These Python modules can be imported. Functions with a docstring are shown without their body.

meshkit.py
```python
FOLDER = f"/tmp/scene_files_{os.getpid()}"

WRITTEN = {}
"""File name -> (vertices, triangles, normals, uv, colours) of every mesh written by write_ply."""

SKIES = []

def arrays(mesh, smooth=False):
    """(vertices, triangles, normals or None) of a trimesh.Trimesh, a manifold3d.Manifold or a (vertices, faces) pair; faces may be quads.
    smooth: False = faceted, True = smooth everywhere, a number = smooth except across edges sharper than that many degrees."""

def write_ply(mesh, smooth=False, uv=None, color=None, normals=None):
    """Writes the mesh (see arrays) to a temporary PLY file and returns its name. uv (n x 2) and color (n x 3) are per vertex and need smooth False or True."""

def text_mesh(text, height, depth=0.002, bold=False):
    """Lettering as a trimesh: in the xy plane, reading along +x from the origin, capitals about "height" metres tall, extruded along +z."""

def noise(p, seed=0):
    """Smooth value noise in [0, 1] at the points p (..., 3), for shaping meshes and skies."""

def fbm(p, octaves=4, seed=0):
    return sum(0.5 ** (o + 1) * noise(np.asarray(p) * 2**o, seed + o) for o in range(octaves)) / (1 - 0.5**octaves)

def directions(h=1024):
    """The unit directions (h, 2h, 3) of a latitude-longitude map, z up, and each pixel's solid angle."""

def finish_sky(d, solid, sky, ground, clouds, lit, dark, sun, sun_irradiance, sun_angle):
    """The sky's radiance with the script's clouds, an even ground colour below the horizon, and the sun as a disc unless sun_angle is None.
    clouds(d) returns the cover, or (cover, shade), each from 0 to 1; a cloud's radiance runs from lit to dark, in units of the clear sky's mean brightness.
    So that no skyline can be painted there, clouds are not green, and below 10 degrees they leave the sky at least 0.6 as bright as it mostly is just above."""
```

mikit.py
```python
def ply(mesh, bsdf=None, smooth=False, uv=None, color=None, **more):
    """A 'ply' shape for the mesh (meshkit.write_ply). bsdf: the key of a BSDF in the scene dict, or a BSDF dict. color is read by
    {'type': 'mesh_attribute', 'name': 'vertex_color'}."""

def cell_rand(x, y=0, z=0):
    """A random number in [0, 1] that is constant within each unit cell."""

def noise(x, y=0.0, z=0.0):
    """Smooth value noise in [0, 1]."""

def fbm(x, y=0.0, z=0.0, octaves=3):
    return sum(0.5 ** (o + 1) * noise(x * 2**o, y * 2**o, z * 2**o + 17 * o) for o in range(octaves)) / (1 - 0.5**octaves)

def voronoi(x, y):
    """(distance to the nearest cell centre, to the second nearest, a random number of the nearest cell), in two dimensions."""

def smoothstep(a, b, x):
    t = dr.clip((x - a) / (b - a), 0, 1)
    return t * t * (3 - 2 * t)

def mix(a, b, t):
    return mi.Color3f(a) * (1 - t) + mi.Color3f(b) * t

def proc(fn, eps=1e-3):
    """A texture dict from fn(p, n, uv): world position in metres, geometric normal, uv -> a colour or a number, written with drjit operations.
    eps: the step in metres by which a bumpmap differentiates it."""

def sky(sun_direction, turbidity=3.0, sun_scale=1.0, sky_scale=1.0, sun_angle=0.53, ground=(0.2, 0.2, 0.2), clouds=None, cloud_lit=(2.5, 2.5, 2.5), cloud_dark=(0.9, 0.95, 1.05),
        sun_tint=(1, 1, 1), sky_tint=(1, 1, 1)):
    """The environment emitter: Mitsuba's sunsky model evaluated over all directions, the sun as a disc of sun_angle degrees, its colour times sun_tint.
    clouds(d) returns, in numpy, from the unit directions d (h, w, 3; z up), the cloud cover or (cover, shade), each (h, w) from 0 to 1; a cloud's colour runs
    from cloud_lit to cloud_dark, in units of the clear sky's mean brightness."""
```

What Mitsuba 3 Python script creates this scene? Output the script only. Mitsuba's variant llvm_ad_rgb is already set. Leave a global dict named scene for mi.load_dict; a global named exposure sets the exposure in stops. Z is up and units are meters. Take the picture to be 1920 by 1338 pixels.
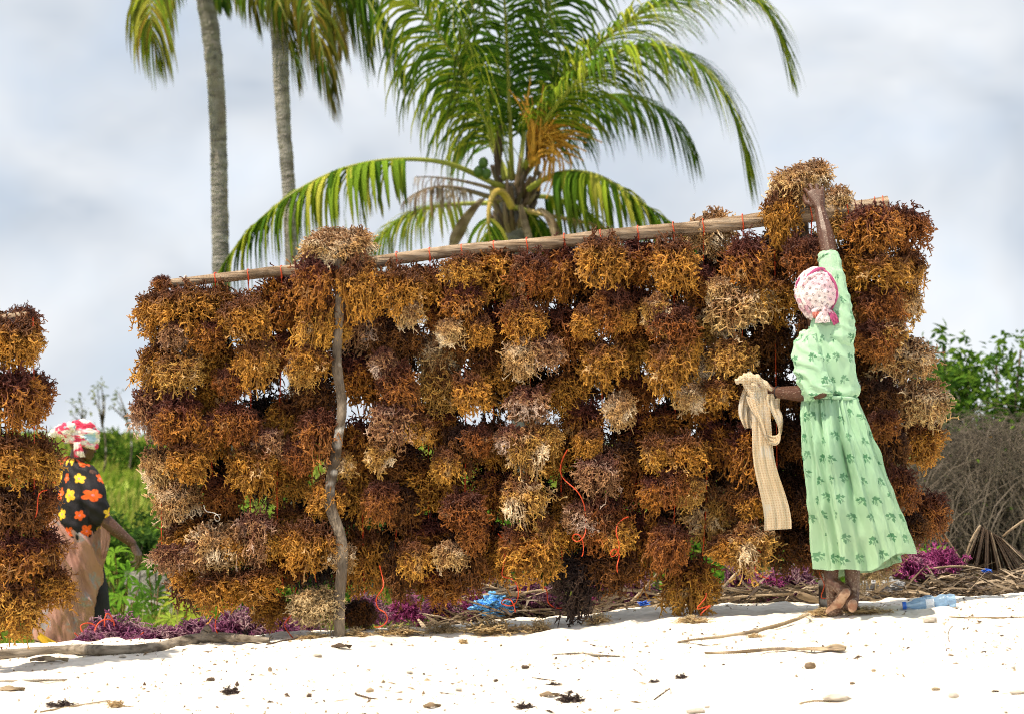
import math, random
import numpy as np, trimesh, manifold3d as m3
import drjit as dr, mitsuba as mi
import mikit, meshkit
from scipy.interpolate import CubicSpline
T = mi.ScalarTransform4f
scene, labels = {}, {}
random.seed(7)
RNG = np.random.default_rng(7)

# ---------------------------------------------------------------- camera, sky, exposure
F = 5530.0                      # focal length in pixels of the 1920-wide photograph
CZ = 0.506
PITCH = math.atan((970 - 669) / F)
CAM = np.array([0.0, 0.0, CZ])
FWD = np.array([0, math.cos(PITCH), math.sin(PITCH)])
UP = np.array([0, -math.sin(PITCH), math.cos(PITCH)])
RIGHT = np.array([1.0, 0, 0])
scene['camera'] = {'type': 'thinlens', 'fov': math.degrees(2 * math.atan(960 / F)), 'fov_axis': 'x',
                   'aperture_radius': 0.0095, 'focus_distance': 13.9, 'near_clip': 0.1, 'far_clip': 20000.0,
                   'to_world': T().look_at(origin=CAM.tolist(), target=(CAM + FWD).tolist(), up=[0, 0, 1])}
SUN = (-0.36, -0.21, 0.91)


def clouds(d):
    p = d * 13.0
    warp = meshkit.fbm(p * 0.6 + 4.0, 3, 5)[..., None] * 2.6
    n = meshkit.fbm(p * np.array([1, 1, 1.25]) + warp, 6, 3)
    n2 = meshkit.fbm(d * 31 + 9.3 + warp, 5, 11)
    shade = np.clip((n - 0.34) * 2.6, 0, 1) * 0.70 + np.clip((n2 - 0.35) * 2.2, 0, 1) * 0.22
    cover = np.clip(0.90 + (n2 - 0.5) * 0.9, 0.55, 1)
    return cover, np.clip(shade, 0, 1)


scene['sky'] = mikit.sky(SUN, turbidity=3, sun_scale=1.25, clouds=clouds, cloud_lit=(2.90, 2.94, 2.98), cloud_dark=(1.22, 1.46, 1.78), ground=(0.35, 0.33, 0.29))
exposure = 1.74


def ray(px, py):
    return FWD + (px - 960) / F * RIGHT + (669 - py) / F * UP


def P(px, py, Y):
    """The point of the place at distance Y (metres along y) that is seen at that pixel of the photograph."""
    d = ray(px, py)
    return CAM + d * (Y / d[1])


def mpp(Y):
    return Y / F


# ---------------------------------------------------------------- naming and adding
def key_of(name, parent=None):
    base = (parent + '__' if parent else '') + name
    taken = lambda k: k in scene or k in labels or any(x.startswith(k + '__') for x in ())
    if base not in USED:
        USED[base] = 0
        return base
    USED[base] += 1
    return '%s_%03d' % (base, USED[base])


USED = {}


def tag(key, label=None, cat=None, group=None, kind=None):
    d = labels.setdefault(key, {})
    for k, v in (('label', label), ('category', cat), ('group', group), ('kind', kind)):
        if v:
            d[k] = v


def thing(name, label, cat, group=None):
    k = key_of(name)
    tag(k, label, cat, group)
    return k


def add(name, mesh, mat, parent=None, smooth=False, color=None, uv=None, label=None, cat=None, group=None, kind=None):
    k = key_of(name, parent)
    scene[k] = mikit.ply(mesh, mat, smooth=smooth, uv=uv, color=color)
    if label or cat or group or kind:
        tag(k, label, cat, group, kind)
    return k


# ---------------------------------------------------------------- mesh helpers
def unit(v):
    v = np.asarray(v, float)
    return v / np.maximum(np.linalg.norm(v, axis=-1, keepdims=True), 1e-12)


def tubes(Pn, Rn, Cn=None, sides=3, phase=0.0, cap=False):
    """Many tapered tubes at once: Pn (n,k,3), Rn (n,k) -> vertices, faces, colours."""
    Pn = np.asarray(Pn, float)
    n, k, _ = Pn.shape
    Rn = np.broadcast_to(np.asarray(Rn, float), (n, k))
    t = unit(np.gradient(Pn, axis=1))
    ref = np.where(np.abs(t[..., 2:]) < 0.9, np.array([0, 0, 1.0]), np.array([1.0, 0, 0]))
    ref = np.broadcast_to(ref[:, :1] if False else ref, t.shape)
    a = unit(np.cross(t, ref))
    b = np.cross(t, a)
    ang = phase + np.arange(sides) * 2 * np.pi / sides
    v = Pn[:, :, None] + Rn[..., None, None] * (np.cos(ang)[None, None, :, None] * a[:, :, None] + np.sin(ang)[None, None, :, None] * b[:, :, None])
    base = (np.arange(n) * k * sides)[:, None, None]
    i, j = np.meshgrid(np.arange(k - 1), np.arange(sides), indexing='ij')
    j2 = (j + 1) % sides
    q = np.stack([i * sides + j, i * sides + j2, (i + 1) * sides + j2, (i + 1) * sides + j], -1)
    f = np.concatenate([q[..., [0, 1, 2]], q[..., [0, 2, 3]]], 0).reshape(-1, 3)
    f = (f[None] + base).reshape(-1, 3)
    if cap:
        fs = [f]
        for s in range(n):
            o = s * k * sides
            for e, flip in ((0, True), ((k - 1) * sides, False)):
                ring = [o + e + x for x in range(sides)]
                fs.append(np.array([[ring[0], ring[x], ring[x + 1]][::(-1 if flip else 1)] for x in range(1, sides - 1)]))
        f = np.vstack(fs)
    c = None if Cn is None else np.repeat(np.asarray(Cn, float), sides, axis=1).reshape(-1, 3)
    return v.reshape(-1, 3), f, c


def spline(pts, n):
    pts = np.asarray(pts, float)
    d = np.concatenate([[0], np.cumsum(np.linalg.norm(np.diff(pts, axis=0), axis=1))])
    return CubicSpline(d / d[-1], pts)(np.linspace(0, 1, n))


def tube1(pts, r, n=24, sides=8, jitter=0.0, seed=0, cap=True):
    p = spline(pts, n) if len(pts) > 2 else np.linspace(pts[0], pts[1], n)
    r = np.interp(np.linspace(0, 1, n), np.linspace(0, 1, len(np.atleast_1d(r))), np.atleast_1d(r)) if np.ndim(r) else np.full(n, r)
    v, f, _ = tubes(p[None], r[None], sides=sides, cap=cap)
    if jitter:
        c = np.repeat(p, sides, axis=0)
        k = meshkit.fbm(v * (0.35 / max(r.mean(), 1e-4)), 3, seed) - 0.5
        v = c + (v - c) * (1 + jitter * 2 * k[:, None])
    return v, f


def join(parts):
    """[(v,f) or (v,f,c)] -> one."""
    parts = [p for p in parts if len(p[0])]
    at = np.cumsum([0] + [len(p[0]) for p in parts])
    v = np.vstack([p[0] for p in parts])
    f = np.vstack([np.asarray(p[1]) + a for p, a in zip(parts, at)])
    if len(parts[0]) > 2 and parts[0][2] is not None:
        return v, f, np.vstack([p[2] for p in parts])
    return v, f


def ball(c, r, n=12):
    return m3.Manifold.sphere(float(r), n).translate([float(x) for x in c])


def hull(*balls):
    return m3.Manifold.batch_hull([ball(c, r) for c, r in balls])


def chain(pts, radii):
    return [hull((pts[i], radii[i]), (pts[i + 1], radii[i + 1])) for i in range(len(pts) - 1)]


def blend(parts, edge, rounds=8, lamb=0.5):
    m = m3.Manifold.batch_boolean(parts, m3.OpType.Add).refine_to_length(edge)
    me = m.to_mesh()
    tm = trimesh.Trimesh(me.vert_properties[:, :3], me.tri_verts, process=True)
    trimesh.smoothing.filter_taubin(tm, lamb=lamb, nu=lamb + 0.02, iterations=rounds)
    return tm


def wrinkle(tm, fn):
    """Moves vertices along their normals by fn(vertices, normals)."""
    n = np.array(tm.vertex_normals)
    tm.vertices = tm.vertices + n * fn(np.array(tm.vertices), n)[:, None]
    return tm


def rot(axis, ang):
    return trimesh.transformations.rotation_matrix(ang, axis)[:3, :3]


# ---------------------------------------------------------------- materials
def rgb(c):
    return {'type': 'rgb', 'value': [float(x) for x in c]}


def mat(name, color, rough=0.8, spec=0.3, two=True, **kw):
    b = {'type': 'principled', 'base_color': rgb(color) if isinstance(color, (tuple, list)) else color, 'roughness': rough, 'specular': spec, **kw}
    scene[name] = {'type': 'twosided', 'bsdf': b} if two else b


def bump(name, color, fn, scale, rough=0.85, spec=0.25, eps=2e-3):
    scene[name] = {'type': 'twosided', 'bsdf': {'type': 'bumpmap', 'texture': mikit.proc(fn, eps), 'scale': scale,
                   'bsdf': {'type': 'principled', 'base_color': rgb(color) if isinstance(color, (tuple, list)) else color, 'roughness': rough, 'specular': spec}}}


def leafmat(name, rough=0.5, trans=0.8, spec=0.4):
    scene[name] = {'type': 'principledthin', 'base_color': {'type': 'mesh_attribute', 'name': 'vertex_color'}, 'roughness': rough, 'diff_trans': trans, 'eta': 1.4}


VC = {'type': 'mesh_attribute', 'name': 'vertex_color'}
S, N, FB, MX = mikit.smoothstep, mikit.noise, mikit.fbm, mikit.mix


def sand_col(p, n, uv):
    a = FB(p.x * 2.2, p.y * 1.1, p.z * 2, 3)
    b = N(p.x * 60, p.y * 60, p.z * 60)
    c = MX((0.60, 0.555, 0.475), (0.70, 0.665, 0.595), a)
    c = c * (0.86 + 0.2 * b)
    spk = S(0.84, 0.90, N(p.x * 45, p.y * 30, 3.3)) * S(0.45, 0.6, FB(p.x * 3, p.y * 2, 1.0, 2))
    c = MX(c, (0.33, 0.26, 0.17), spk * 0.75)
    # behind the beach crest the sand gives way to grass and soil
    g = S(17.2, 19.5, p.y + (FB(p.x * 0.8, p.y * 0.5, 5.0, 3) - 0.5) * 4)
    grass = MX((0.10, 0.17, 0.022), (0.30, 0.33, 0.07), FB(p.x * 0.35, p.y * 0.16, 0.0, 4))
    return MX(c, grass, g)


def sand_bump(p, n, uv):
    return FB(p.x * 18, p.y * 12, 0.0, 3) * 0.6 + N(p.x * 90, p.y * 60, 0.0) * 0.25


bump('m_sand', mikit.proc(sand_col), sand_bump, 0.016, rough=0.95, spec=0.1)
mat('m_seaweed', VC, rough=0.55, spec=0.35, sheen=0.2)
leafmat('m_leaf', 0.45, 0.9)
leafmat('m_palm', 0.42, 0.60)


def bark_col(p, n, uv):
    a = FB(p.x * 14, p.y * 14, p.z * 5, 4)
    ring = N(p.z * 26 + FB(p.x * 6, p.y * 6, p.z * 3, 2) * 4, p.x * 2, p.y * 2)
    c = MX((0.060, 0.044, 0.031), (0.25, 0.205, 0.155), S(0.30, 0.70, a * 0.6 + ring * 0.4))
    return MX(c, (0.46, 0.44, 0.40), S(0.58, 0.70, FB(p.x * 9, p.y * 9, p.z * 9, 3)))


bump('m_post', mikit.proc(bark_col), lambda p, n, uv: FB(p.x * 40, p.y * 40, p.z * 16, 3), 0.05, 0.9)


def trunk_col(p, n, uv):
    ring = N(p.z * 17.0 + (FB(p.x * 4, p.y * 4, p.z * 2, 3) - 0.5) * 7, p.x * 3, p.y * 3)
    fine = FB(p.x * 20, p.y * 20, p.z * 45, 3)
    c = MX((0.11, 0.105, 0.100), (0.33, 0.32, 0.305), S(0.2, 0.8, ring * 0.55 + fine * 0.45))
    return MX(c, (0.20, 0.13, 0.075), S(0.5, 0.75, FB(p.x * 4, p.y * 4, p.z * 0.8, 2)) * 0.3)


bump('m_trunk', mikit.proc(trunk_col), lambda p, n, uv: FB(p.x * 25, p.y * 25, p.z * 40, 3), 0.03, 0.9)


def pole_col(p, n, uv):
    a = FB(p.x * 5, p.y * 60, p.z * 60, 4)
    b = FB(p.x * 9, p.y * 9, p.z * 9, 3)
    c = MX((0.20, 0.135, 0.080), (0.38, 0.30, 0.215), S(0.25, 0.75, a))
    c = MX(c, (0.115, 0.078, 0.046), S(0.60, 0.75, b) * 0.8)
    return MX(c, (0.16, 0.11, 0.07), S(0.72, 0.78, N(p.x * 12, p.y * 90, p.z * 90)) * 0.7)


bump('m_pole', mikit.proc(pole_col), lambda p, n, uv: FB(p.x * 8, p.y * 70, p.z * 70, 3), 0.012, 0.8)


def drift_col(p, n, uv):
    a = FB(p.x * 6, p.y * 40, p.z * 40, 4)
    return MX((0.10, 0.082, 0.060), (0.32, 0.28, 0.225), S(0.25, 0.72, a))


bump('m_drift', mikit.proc(drift_col), lambda p, n, uv: FB(p.x * 10, p.y * 50, p.z * 50, 3), 0.012, 0.9)


def dry_col(p, n, uv):
    a = FB(p.x * 7, p.y * 7, p.z * 7, 3)
    c = MX((0.17, 0.118, 0.065), (0.42, 0.335, 0.225), S(0.25, 0.75, a))
    return MX(c, (0.15, 0.11, 0.075), S(0.58, 0.75, FB(p.x * 22, p.y * 22, p.z * 22, 2)) * 0.8)


scene['m_dry'] = {'type': 'twosided', 'bsdf': {'type': 'principled', 'base_color': mikit.proc(dry_col), 'roughness': 0.7, 'specular': 0.3}}
mat('m_drydark', (0.085, 0.06, 0.042), 0.85)
mat('m_frond_dead', (0.125, 0.088, 0.062), 0.8)
mat('m_scrap', VC, 0.8, 0.2)
mat('m_cord', (0.64, 0.072, 0.020), 0.5, 0.4)
mat('m_paleline', (0.62, 0.60, 0.54), 0.5, 0.4)


def skin_col(p, n, uv):
    a = FB(p.x * 30, p.y * 30, p.z * 30, 3)
    c = MX((0.055, 0.023, 0.014), (0.100, 0.045, 0.027), a)
    # dry sand grains on the skin
    sp = S(0.80, 0.86, N(p.x * 210, p.y * 210, p.z * 210)) * S(0.35, 0.65, FB(p.x * 9, p.y * 9, p.z * 9, 2))
    leg = S(0.36, 0.10, p.z) * S(0.42, 0.75, FB(p.x * 130, p.y * 130, p.z * 110, 3) * 0.6 + FB(p.x * 14, p.y * 14, p.z * 9, 2) * 0.5)
    return MX(c, (0.46, 0.38, 0.30), dr.maximum(sp * 0.7, leg * 0.45))


scene['m_skin'] = {'type': 'principled', 'base_color': mikit.proc(skin_col), 'roughness': 0.48, 'specular': 0.45}


def sole_col(p, n, uv):
    a = FB(p.x * 40, p.y * 40, p.z * 40, 3)
    return MX((0.30, 0.155, 0.10), (0.50, 0.35, 0.25), S(0.3, 0.7, a))


scene['m_sole'] = {'type': 'principled', 'base_color': mikit.proc(sole_col), 'roughness': 0.7, 'specular': 0.2}


def leafprint(u, v):
    """Weight of the printed sprig pattern, u and v in metres on the cloth."""
    s = 1 / 0.092
    y = v * s
    row = dr.floor(y)
    x = u * s + 0.5 * (row - 2 * dr.floor(row / 2)) + 0.13 * mikit.cell_rand(row, 3.0, 1.0)
    i, j = dr.floor(x), row
    k1, k2, k3 = mikit.cell_rand(i, j, 1.0), mikit.cell_rand(i, j, 2.0), mikit.cell_rand(i, j, 3.0)
    a = x - i - 0.5 - (k1 - 0.5) * 0.42
    b = y - j - 0.5 - (k2 - 0.5) * 0.42
    th = (k3 - 0.5) * 2.2
    c, sn = dr.cos(th), dr.sin(th)
    q, r = (a * c + b * sn), (-a * sn + b * c)
    w = mi.Float(0)
    for (ox, oy, ang, R) in ((0.03, -0.02, 1.4, 0.25), (-0.07, -0.09, 2.5, 0.19), (0.10, -0.13, 0.5, 0.18)):
        dx, dy = q - ox, r - oy
        rad = dr.sqrt(dx * dx + dy * dy) + 1e-6
        ca = (dx * math.cos(ang) + dy * math.sin(ang)) / rad
        at = dr.atan2(dx * -math.sin(ang) + dy * math.cos(ang), dx * math.cos(ang) + dy * math.sin(ang))
        edge = R * (0.90 + 0.10 * dr.cos(at * 7.0))
        w = dr.maximum(w, S(0.50, 0.60, ca) * S(edge, edge - 0.03, rad))
    stem = S(0.030, 0.012, dr.abs(q - 0.02 + r * r * 1.2)) * S(-0.27, -0.24, r) * S(0.04, 0.02, r)
    stem2 = S(0.026, 0.010, dr.abs(q * 0.8 - r * 0.6 - 0.03)) * S(-0.2, -0.17, r) * S(0.0, -0.02, r)
    return dr.maximum(w, dr.maximum(stem, stem2) * 0.8) * (0.8 + 0.2 * k1)


def dress_col(p, n, uv):
    w = leafprint(uv.x, uv.y)
    base = MX((0.31, 0.53, 0.345), (0.39, 0.60, 0.42), FB(p.x * 6, p.y * 6, p.z * 6, 2))
    base = base * (0.96 + 0.06 * N(uv.x * 900, uv.y * 900, 0.0))
    base = MX(base, (0.45, 0.60, 0.36), S(0.78, 0.30, p.z) * 0.30 * FB(p.x * 4, p.y * 4, p.z * 4, 2) * 2)
    return MX(base, (0.055, 0.20, 0.095), w * 0.9)


scene['m_dress'] = {'type': 'principledthin', 'base_color': mikit.proc(dress_col), 'roughness': 0.75, 'diff_trans': 0.32, 'eta': 1.3, 'spec_trans': 0.0}
scene['m_bodice'] = {'type': 'twosided', 'bsdf': {'type': 'principled', 'base_color': mikit.proc(dress_col), 'roughness': 0.8, 'specular': 0.15, 'sheen': 0.3}}


def scarf_col(p, n, uv):
    u, v = uv.x, uv.y       # metres on the crown patch
    s = 1 / 0.0265
    y = v * s + u * s * 0.22
    row = dr.floor(y)
    x = u * s + 0.5 * (row - 2 * dr.floor(row / 2))
    i = dr.floor(x)
    a, b = x - i - 0.5, (y - row - 0.5)
    d = dr.sqrt(a * a + b * b)
    ringw = S(0.07, 0.03, dr.abs(d - 0.16)) + S(0.05, 0.02, d) * 0.0
    base = MX((0.66, 0.47, 0.53), (0.72, 0.65, 0.66), S(0.35, 0.65, FB(u * 18, v * 18, 1.0, 2)))
    lines = S(0.93, 0.985, dr.sin(v * 150 + u * 30 + FB(u * 12, v * 12, 0.0, 2) * 3)) * 0.25
    base = MX(base, (0.45, 0.33, 0.36), lines)
    return MX(base, (0.13, 0.075, 0.085), dr.clip(ringw, 0, 1) * 0.9)


def scarf2_col(p, n, uv):
    f = FB(p.x * 30, p.y * 30, p.z * 26, 3)
    base = MX((0.66, 0.48, 0.54), (0.74, 0.67, 0.66), S(0.4, 0.6, FB(p.x * 12, p.y * 12, p.z * 12, 2)))
    mark = S(0.66, 0.72, N(p.x * 95, p.y * 95, p.z * 55)) * 0.75
    base = MX(base, (0.25, 0.15, 0.17), mark)
    return MX(base, (0.42, 0.075, 0.19), S(0.60, 0.66, f) * 0.55)


for nm, fn in (('m_scarf', scarf_col), ('m_scarf_fold', scarf2_col)):
    scene[nm] = {'type': 'twosided', 'bsdf': {'type': 'principled', 'base_color': mikit.proc(fn), 'roughness': 0.8, 'specular': 0.15, 'sheen': 0.2}}
mat('m_magenta', (0.40, 0.085, 0.20), 0.75, 0.2)
mat('m_coral', (0.55, 0.20, 0.16), 0.75, 0.2)


def gingham(p, n, uv):
    a, b = uv.x * 84, uv.y * 84
    fa, fb_ = a - dr.floor(a), b - dr.floor(b)
    ka, kb = S(0.18, 0.28, fa) * S(0.82, 0.72, fa), S(0.18, 0.28, fb_) * S(0.82, 0.72, fb_)
    base = MX((0.54, 0.44, 0.29), (0.56, 0.50, 0.39), FB(p.x * 9, p.y * 9, p.z * 9, 3))
    c = MX(base, (0.46, 0.28, 0.13), ka * kb * 0.65)
    grey = S(0.52, 0.72, FB(uv.x * 16, uv.y * 16, 2.0, 3))
    return MX(c, (0.50, 0.51, 0.49), grey * ka * 0.7)


scene['m_gingham'] = {'type': 'twosided', 'bsdf': {'type': 'principled', 'base_color': mikit.proc(gingham), 'roughness': 0.85, 'specular': 0.1, 'sheen': 0.2}}


def flower_col(p, n, uv):
    s = 1 / 0.128
    y = uv.y * s + 0.35
    row = dr.floor(y)
    x = uv.x * s + 0.5 * (row - 2 * dr.floor(row / 2))
    i = dr.floor(x)
    k1, k2, k3, k4 = (mikit.cell_rand(i, row, float(z)) for z in (1, 2, 5, 9))
    a, b = x - i - 0.5 - (k1 - 0.5) * 0.2, y - row - 0.5 - (k2 - 0.5) * 0.2
    d, th = dr.sqrt(a * a + b * b) + 1e-6, dr.atan2(b, a) + k3 * 6.28
    R = (0.30 + 0.12 * k4) * (0.62 + 0.38 * dr.abs(dr.cos(th * 2.5)))
    w = S(R, R - 0.05, d)
    vein = S(0.25, 0.0, dr.abs(dr.sin(th * 2.5))) * S(0.05, 0.3, d)
    petal = dr.select(k3 > 0.38, MX((0.85, 0.13, 0.018), (0.55, 0.05, 0.012), vein), MX((0.85, 0.52, 0.03), (0.50, 0.24, 0.02), vein))
    petal = MX(petal, (0.75, 0.22, 0.25), S(0.075, 0.045, d))
    return MX((0.011, 0.010, 0.014), petal, w)


scene['m_blouse'] = {'type': 'twosided', 'bsdf': {'type': 'principled', 'base_color': mikit.proc(flower_col), 'roughness': 0.7, 'specular': 0.3}}


def wrap_col(p, n, uv):
    c = MX((0.31, 0.165, 0.130), (0.41, 0.225, 0.18), FB(p.x * 5, p.y * 5, p.z * 5, 3))
    f1, f2, r = mikit.voronoi(uv.x * 5.0, uv.y * 5.0)
    w = S(0.34, 0.18, f1) * S(0.40, 0.62, N(uv.x * 70, uv.y * 70, 0.0) * 0.55 + FB(uv.x * 20, uv.y * 20, 0.0, 2) * 0.5)
    return MX(c, (0.27, 0.25, 0.26), w * 0.95)


scene['m_wrap'] = {'type': 'twosided', 'bsdf': {'type': 'principled', 'base_color': mikit.proc(wrap_col), 'roughness': 0.75, 'specular': 0.2, 'sheen': 0.3}}


def turban_col(p, n, uv):
    f = FB(p.x * 22 + 3.0, p.y * 22, p.z * 34, 3)
    g = FB(p.x * 13 + 7.7, p.y * 13, p.z * 20, 3)
    c = MX((0.72, 0.68, 0.58), (0.78, 0.75, 0.70), f)
    c = MX(c, (0.66, 0.06, 0.12), S(0.54, 0.58, g))
    c = MX(c, (0.80, 0.42, 0.48), S(0.50, 0.54, g) * S(0.58, 0.54, g))
    return MX(c, (0.36, 0.60, 0.74), S(0.64, 0.68, FB(p.x * 15 + 1.0, p.y * 15 + 4.0, p.z * 15, 2)) * 0.8)


scene['m_turban'] = {'type': 'twosided', 'bsdf': {'type': 'principled', 'base_color': mikit.proc(turban_col), 'roughness': 0.8, 'specular': 0.15, 'sheen': 0.2}}
mat('m_black_cloth', (0.018, 0.018, 0.023), 0.75, 0.25)
mat('m_yellow_hem', (0.55, 0.34, 0.03), 0.8, 0.15)
mat('m_bluebag', (0.14, 0.46, 0.90), 0.35, 0.5)
mat('m_greybag', (0.30, 0.31, 0.32), 0.3, 0.5)
mat('m_bluecap', (0.03, 0.14, 0.62), 0.35, 0.5)
mat('m_white_label', (0.72, 0.78, 0.84), 0.5, 0.3)
scene['m_bottle'] = {'type': 'blendbsdf', 'weight': 0.42, 'a': {'type': 'thindielectric', 'int_ior': 1.45, 'specular_transmittance': rgb((0.72, 0.87, 0.99))},
                     'b': {'type': 'twosided', 'bsdf': {'type': 'principled', 'base_color': rgb((0.36, 0.56, 0.80)), 'roughness': 0.12, 'specular': 0.7}}}


def concrete(p, n, uv):
    return MX((0.21, 0.20, 0.19), (0.42, 0.40, 0.37), FB(p.x * 5, p.y * 5, p.z * 8, 4))


bump('m_concrete', mikit.proc(concrete), lambda p, n, uv: FB(p.x * 20, p.y * 20, p.z * 20, 3), 0.02, 0.95)


def stone_col(p, n, uv):
    return MX((0.33, 0.29, 0.24), (0.62, 0.57, 0.50), FB(p.x * 40, p.y * 40, p.z * 40, 4))


scene['m_stone'] = {'type': 'twosided', 'bsdf': {'type': 'principled', 'base_color': mikit.proc(stone_col), 'roughness': 0.9, 'specular': 0.15}}
mat('m_bracelet', (0.02, 0.02, 0.025), 0.6)
mat('m_eye', (0.75, 0.72, 0.68), 0.3)
mat('m_wood_twig', VC, 0.85, 0.2)

# ---------------------------------------------------------------- the ground
YK = np.array([0, 6, 11, 13, 14.0, 14.5, 15.2, 16, 18, 20.6, 24, 30, 38, 46, 58, 75, 110, 300, 20000])
ZK = np.array([-1.10, -0.65, -0.245, -0.085, -0.015, -0.005, -0.03, -0.09, -0.28, -0.42, -0.45, -0.40, -0.05, 0.65, 1.85, 2.30, 2.1, -1.0, -30.0])
from scipy.interpolate import PchipInterpolator
ZP = PchipInterpolator(YK, ZK)


def ground(x, y, fine=True):
    x, y = np.asarray(x, float), np.asarray(y, float)
    z = ZP(np.clip(y, 0, 20000))
    z = z + 0.052 * np.clip(x, -4, 4) * np.clip((24 - y) / 6, 0, 1)
    far = np.clip((y - 24) / 20, 0, 1)
    q = np.stack([x, y, 0 * x], -1)
    z = z + far * ((meshkit.fbm(q * 0.045, 3, 2) - 0.5) * 1.5 + (meshkit.fbm(q * 0.3, 3, 8) - 0.5) * 0.35)
    z = z + far * np.clip((-x) * 0.012, -0.25, 0.3)
    if fine:
        near = np.clip((24 - y) / 4, 0, 1)
        z = z + near * ((meshkit.fbm(q * np.array([1.1, 0.8, 1]), 3, 4) - 0.5) * 0.075 + (meshkit.fbm(q * np.array([5.5, 4.0, 1]), 3, 6) - 0.5) * 0.034
                        + np.clip(meshkit.noise(q * np.array([9, 7.5, 1]), 21) - 0.62, 0, 1) * 0.045 + (meshkit.noise(q * 26.0, 33) - 0.5) * 0.008)
    return z


def G(px, Y, lift=0.0):
    """Ground point at distance Y under that pixel column."""
    x = (px - 960) / F * Y / math.cos(PITCH)
    return np.array([x, Y, float(ground(x, Y)) + lift])


def grid(xs, ys):
    X, Yg = np.meshgrid(xs, ys)
    v = np.stack([X, Yg, ground(X, Yg)], -1).reshape(-1, 3)
    nx, ny = len(xs), len(ys)
    i, j = np.meshgrid(np.arange(ny - 1), np.arange(nx - 1), indexing='ij')
    q = np.stack([i * nx + j, i * nx + j + 1, (i + 1) * nx + j + 1, (i + 1) * nx + j], -1).reshape(-1, 4)
    return v, q


XS = np.concatenate([[-20000, -4000, -900, -250, -90, -45], np.linspace(-30, -4.2, 60), np.linspace(-4, 4, 500), np.linspace(4.2, 30, 60), [45, 90, 250, 900, 4000, 20000]])
YS = np.concatenate([[-20000, -3000, -300, -20, 0, 3, 6, 8], np.linspace(9.2, 17.5, 420), np.linspace(17.7, 30, 90), np.linspace(30.8, 90, 90), [100, 115, 140, 190, 300, 700, 2000, 8000, 20000]])
add('sandy_ground', grid(XS, YS), 'm_sand', smooth=True, label='white coral sand of the beach rising to a low crest and grassy ground behind', kind='structure')
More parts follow.
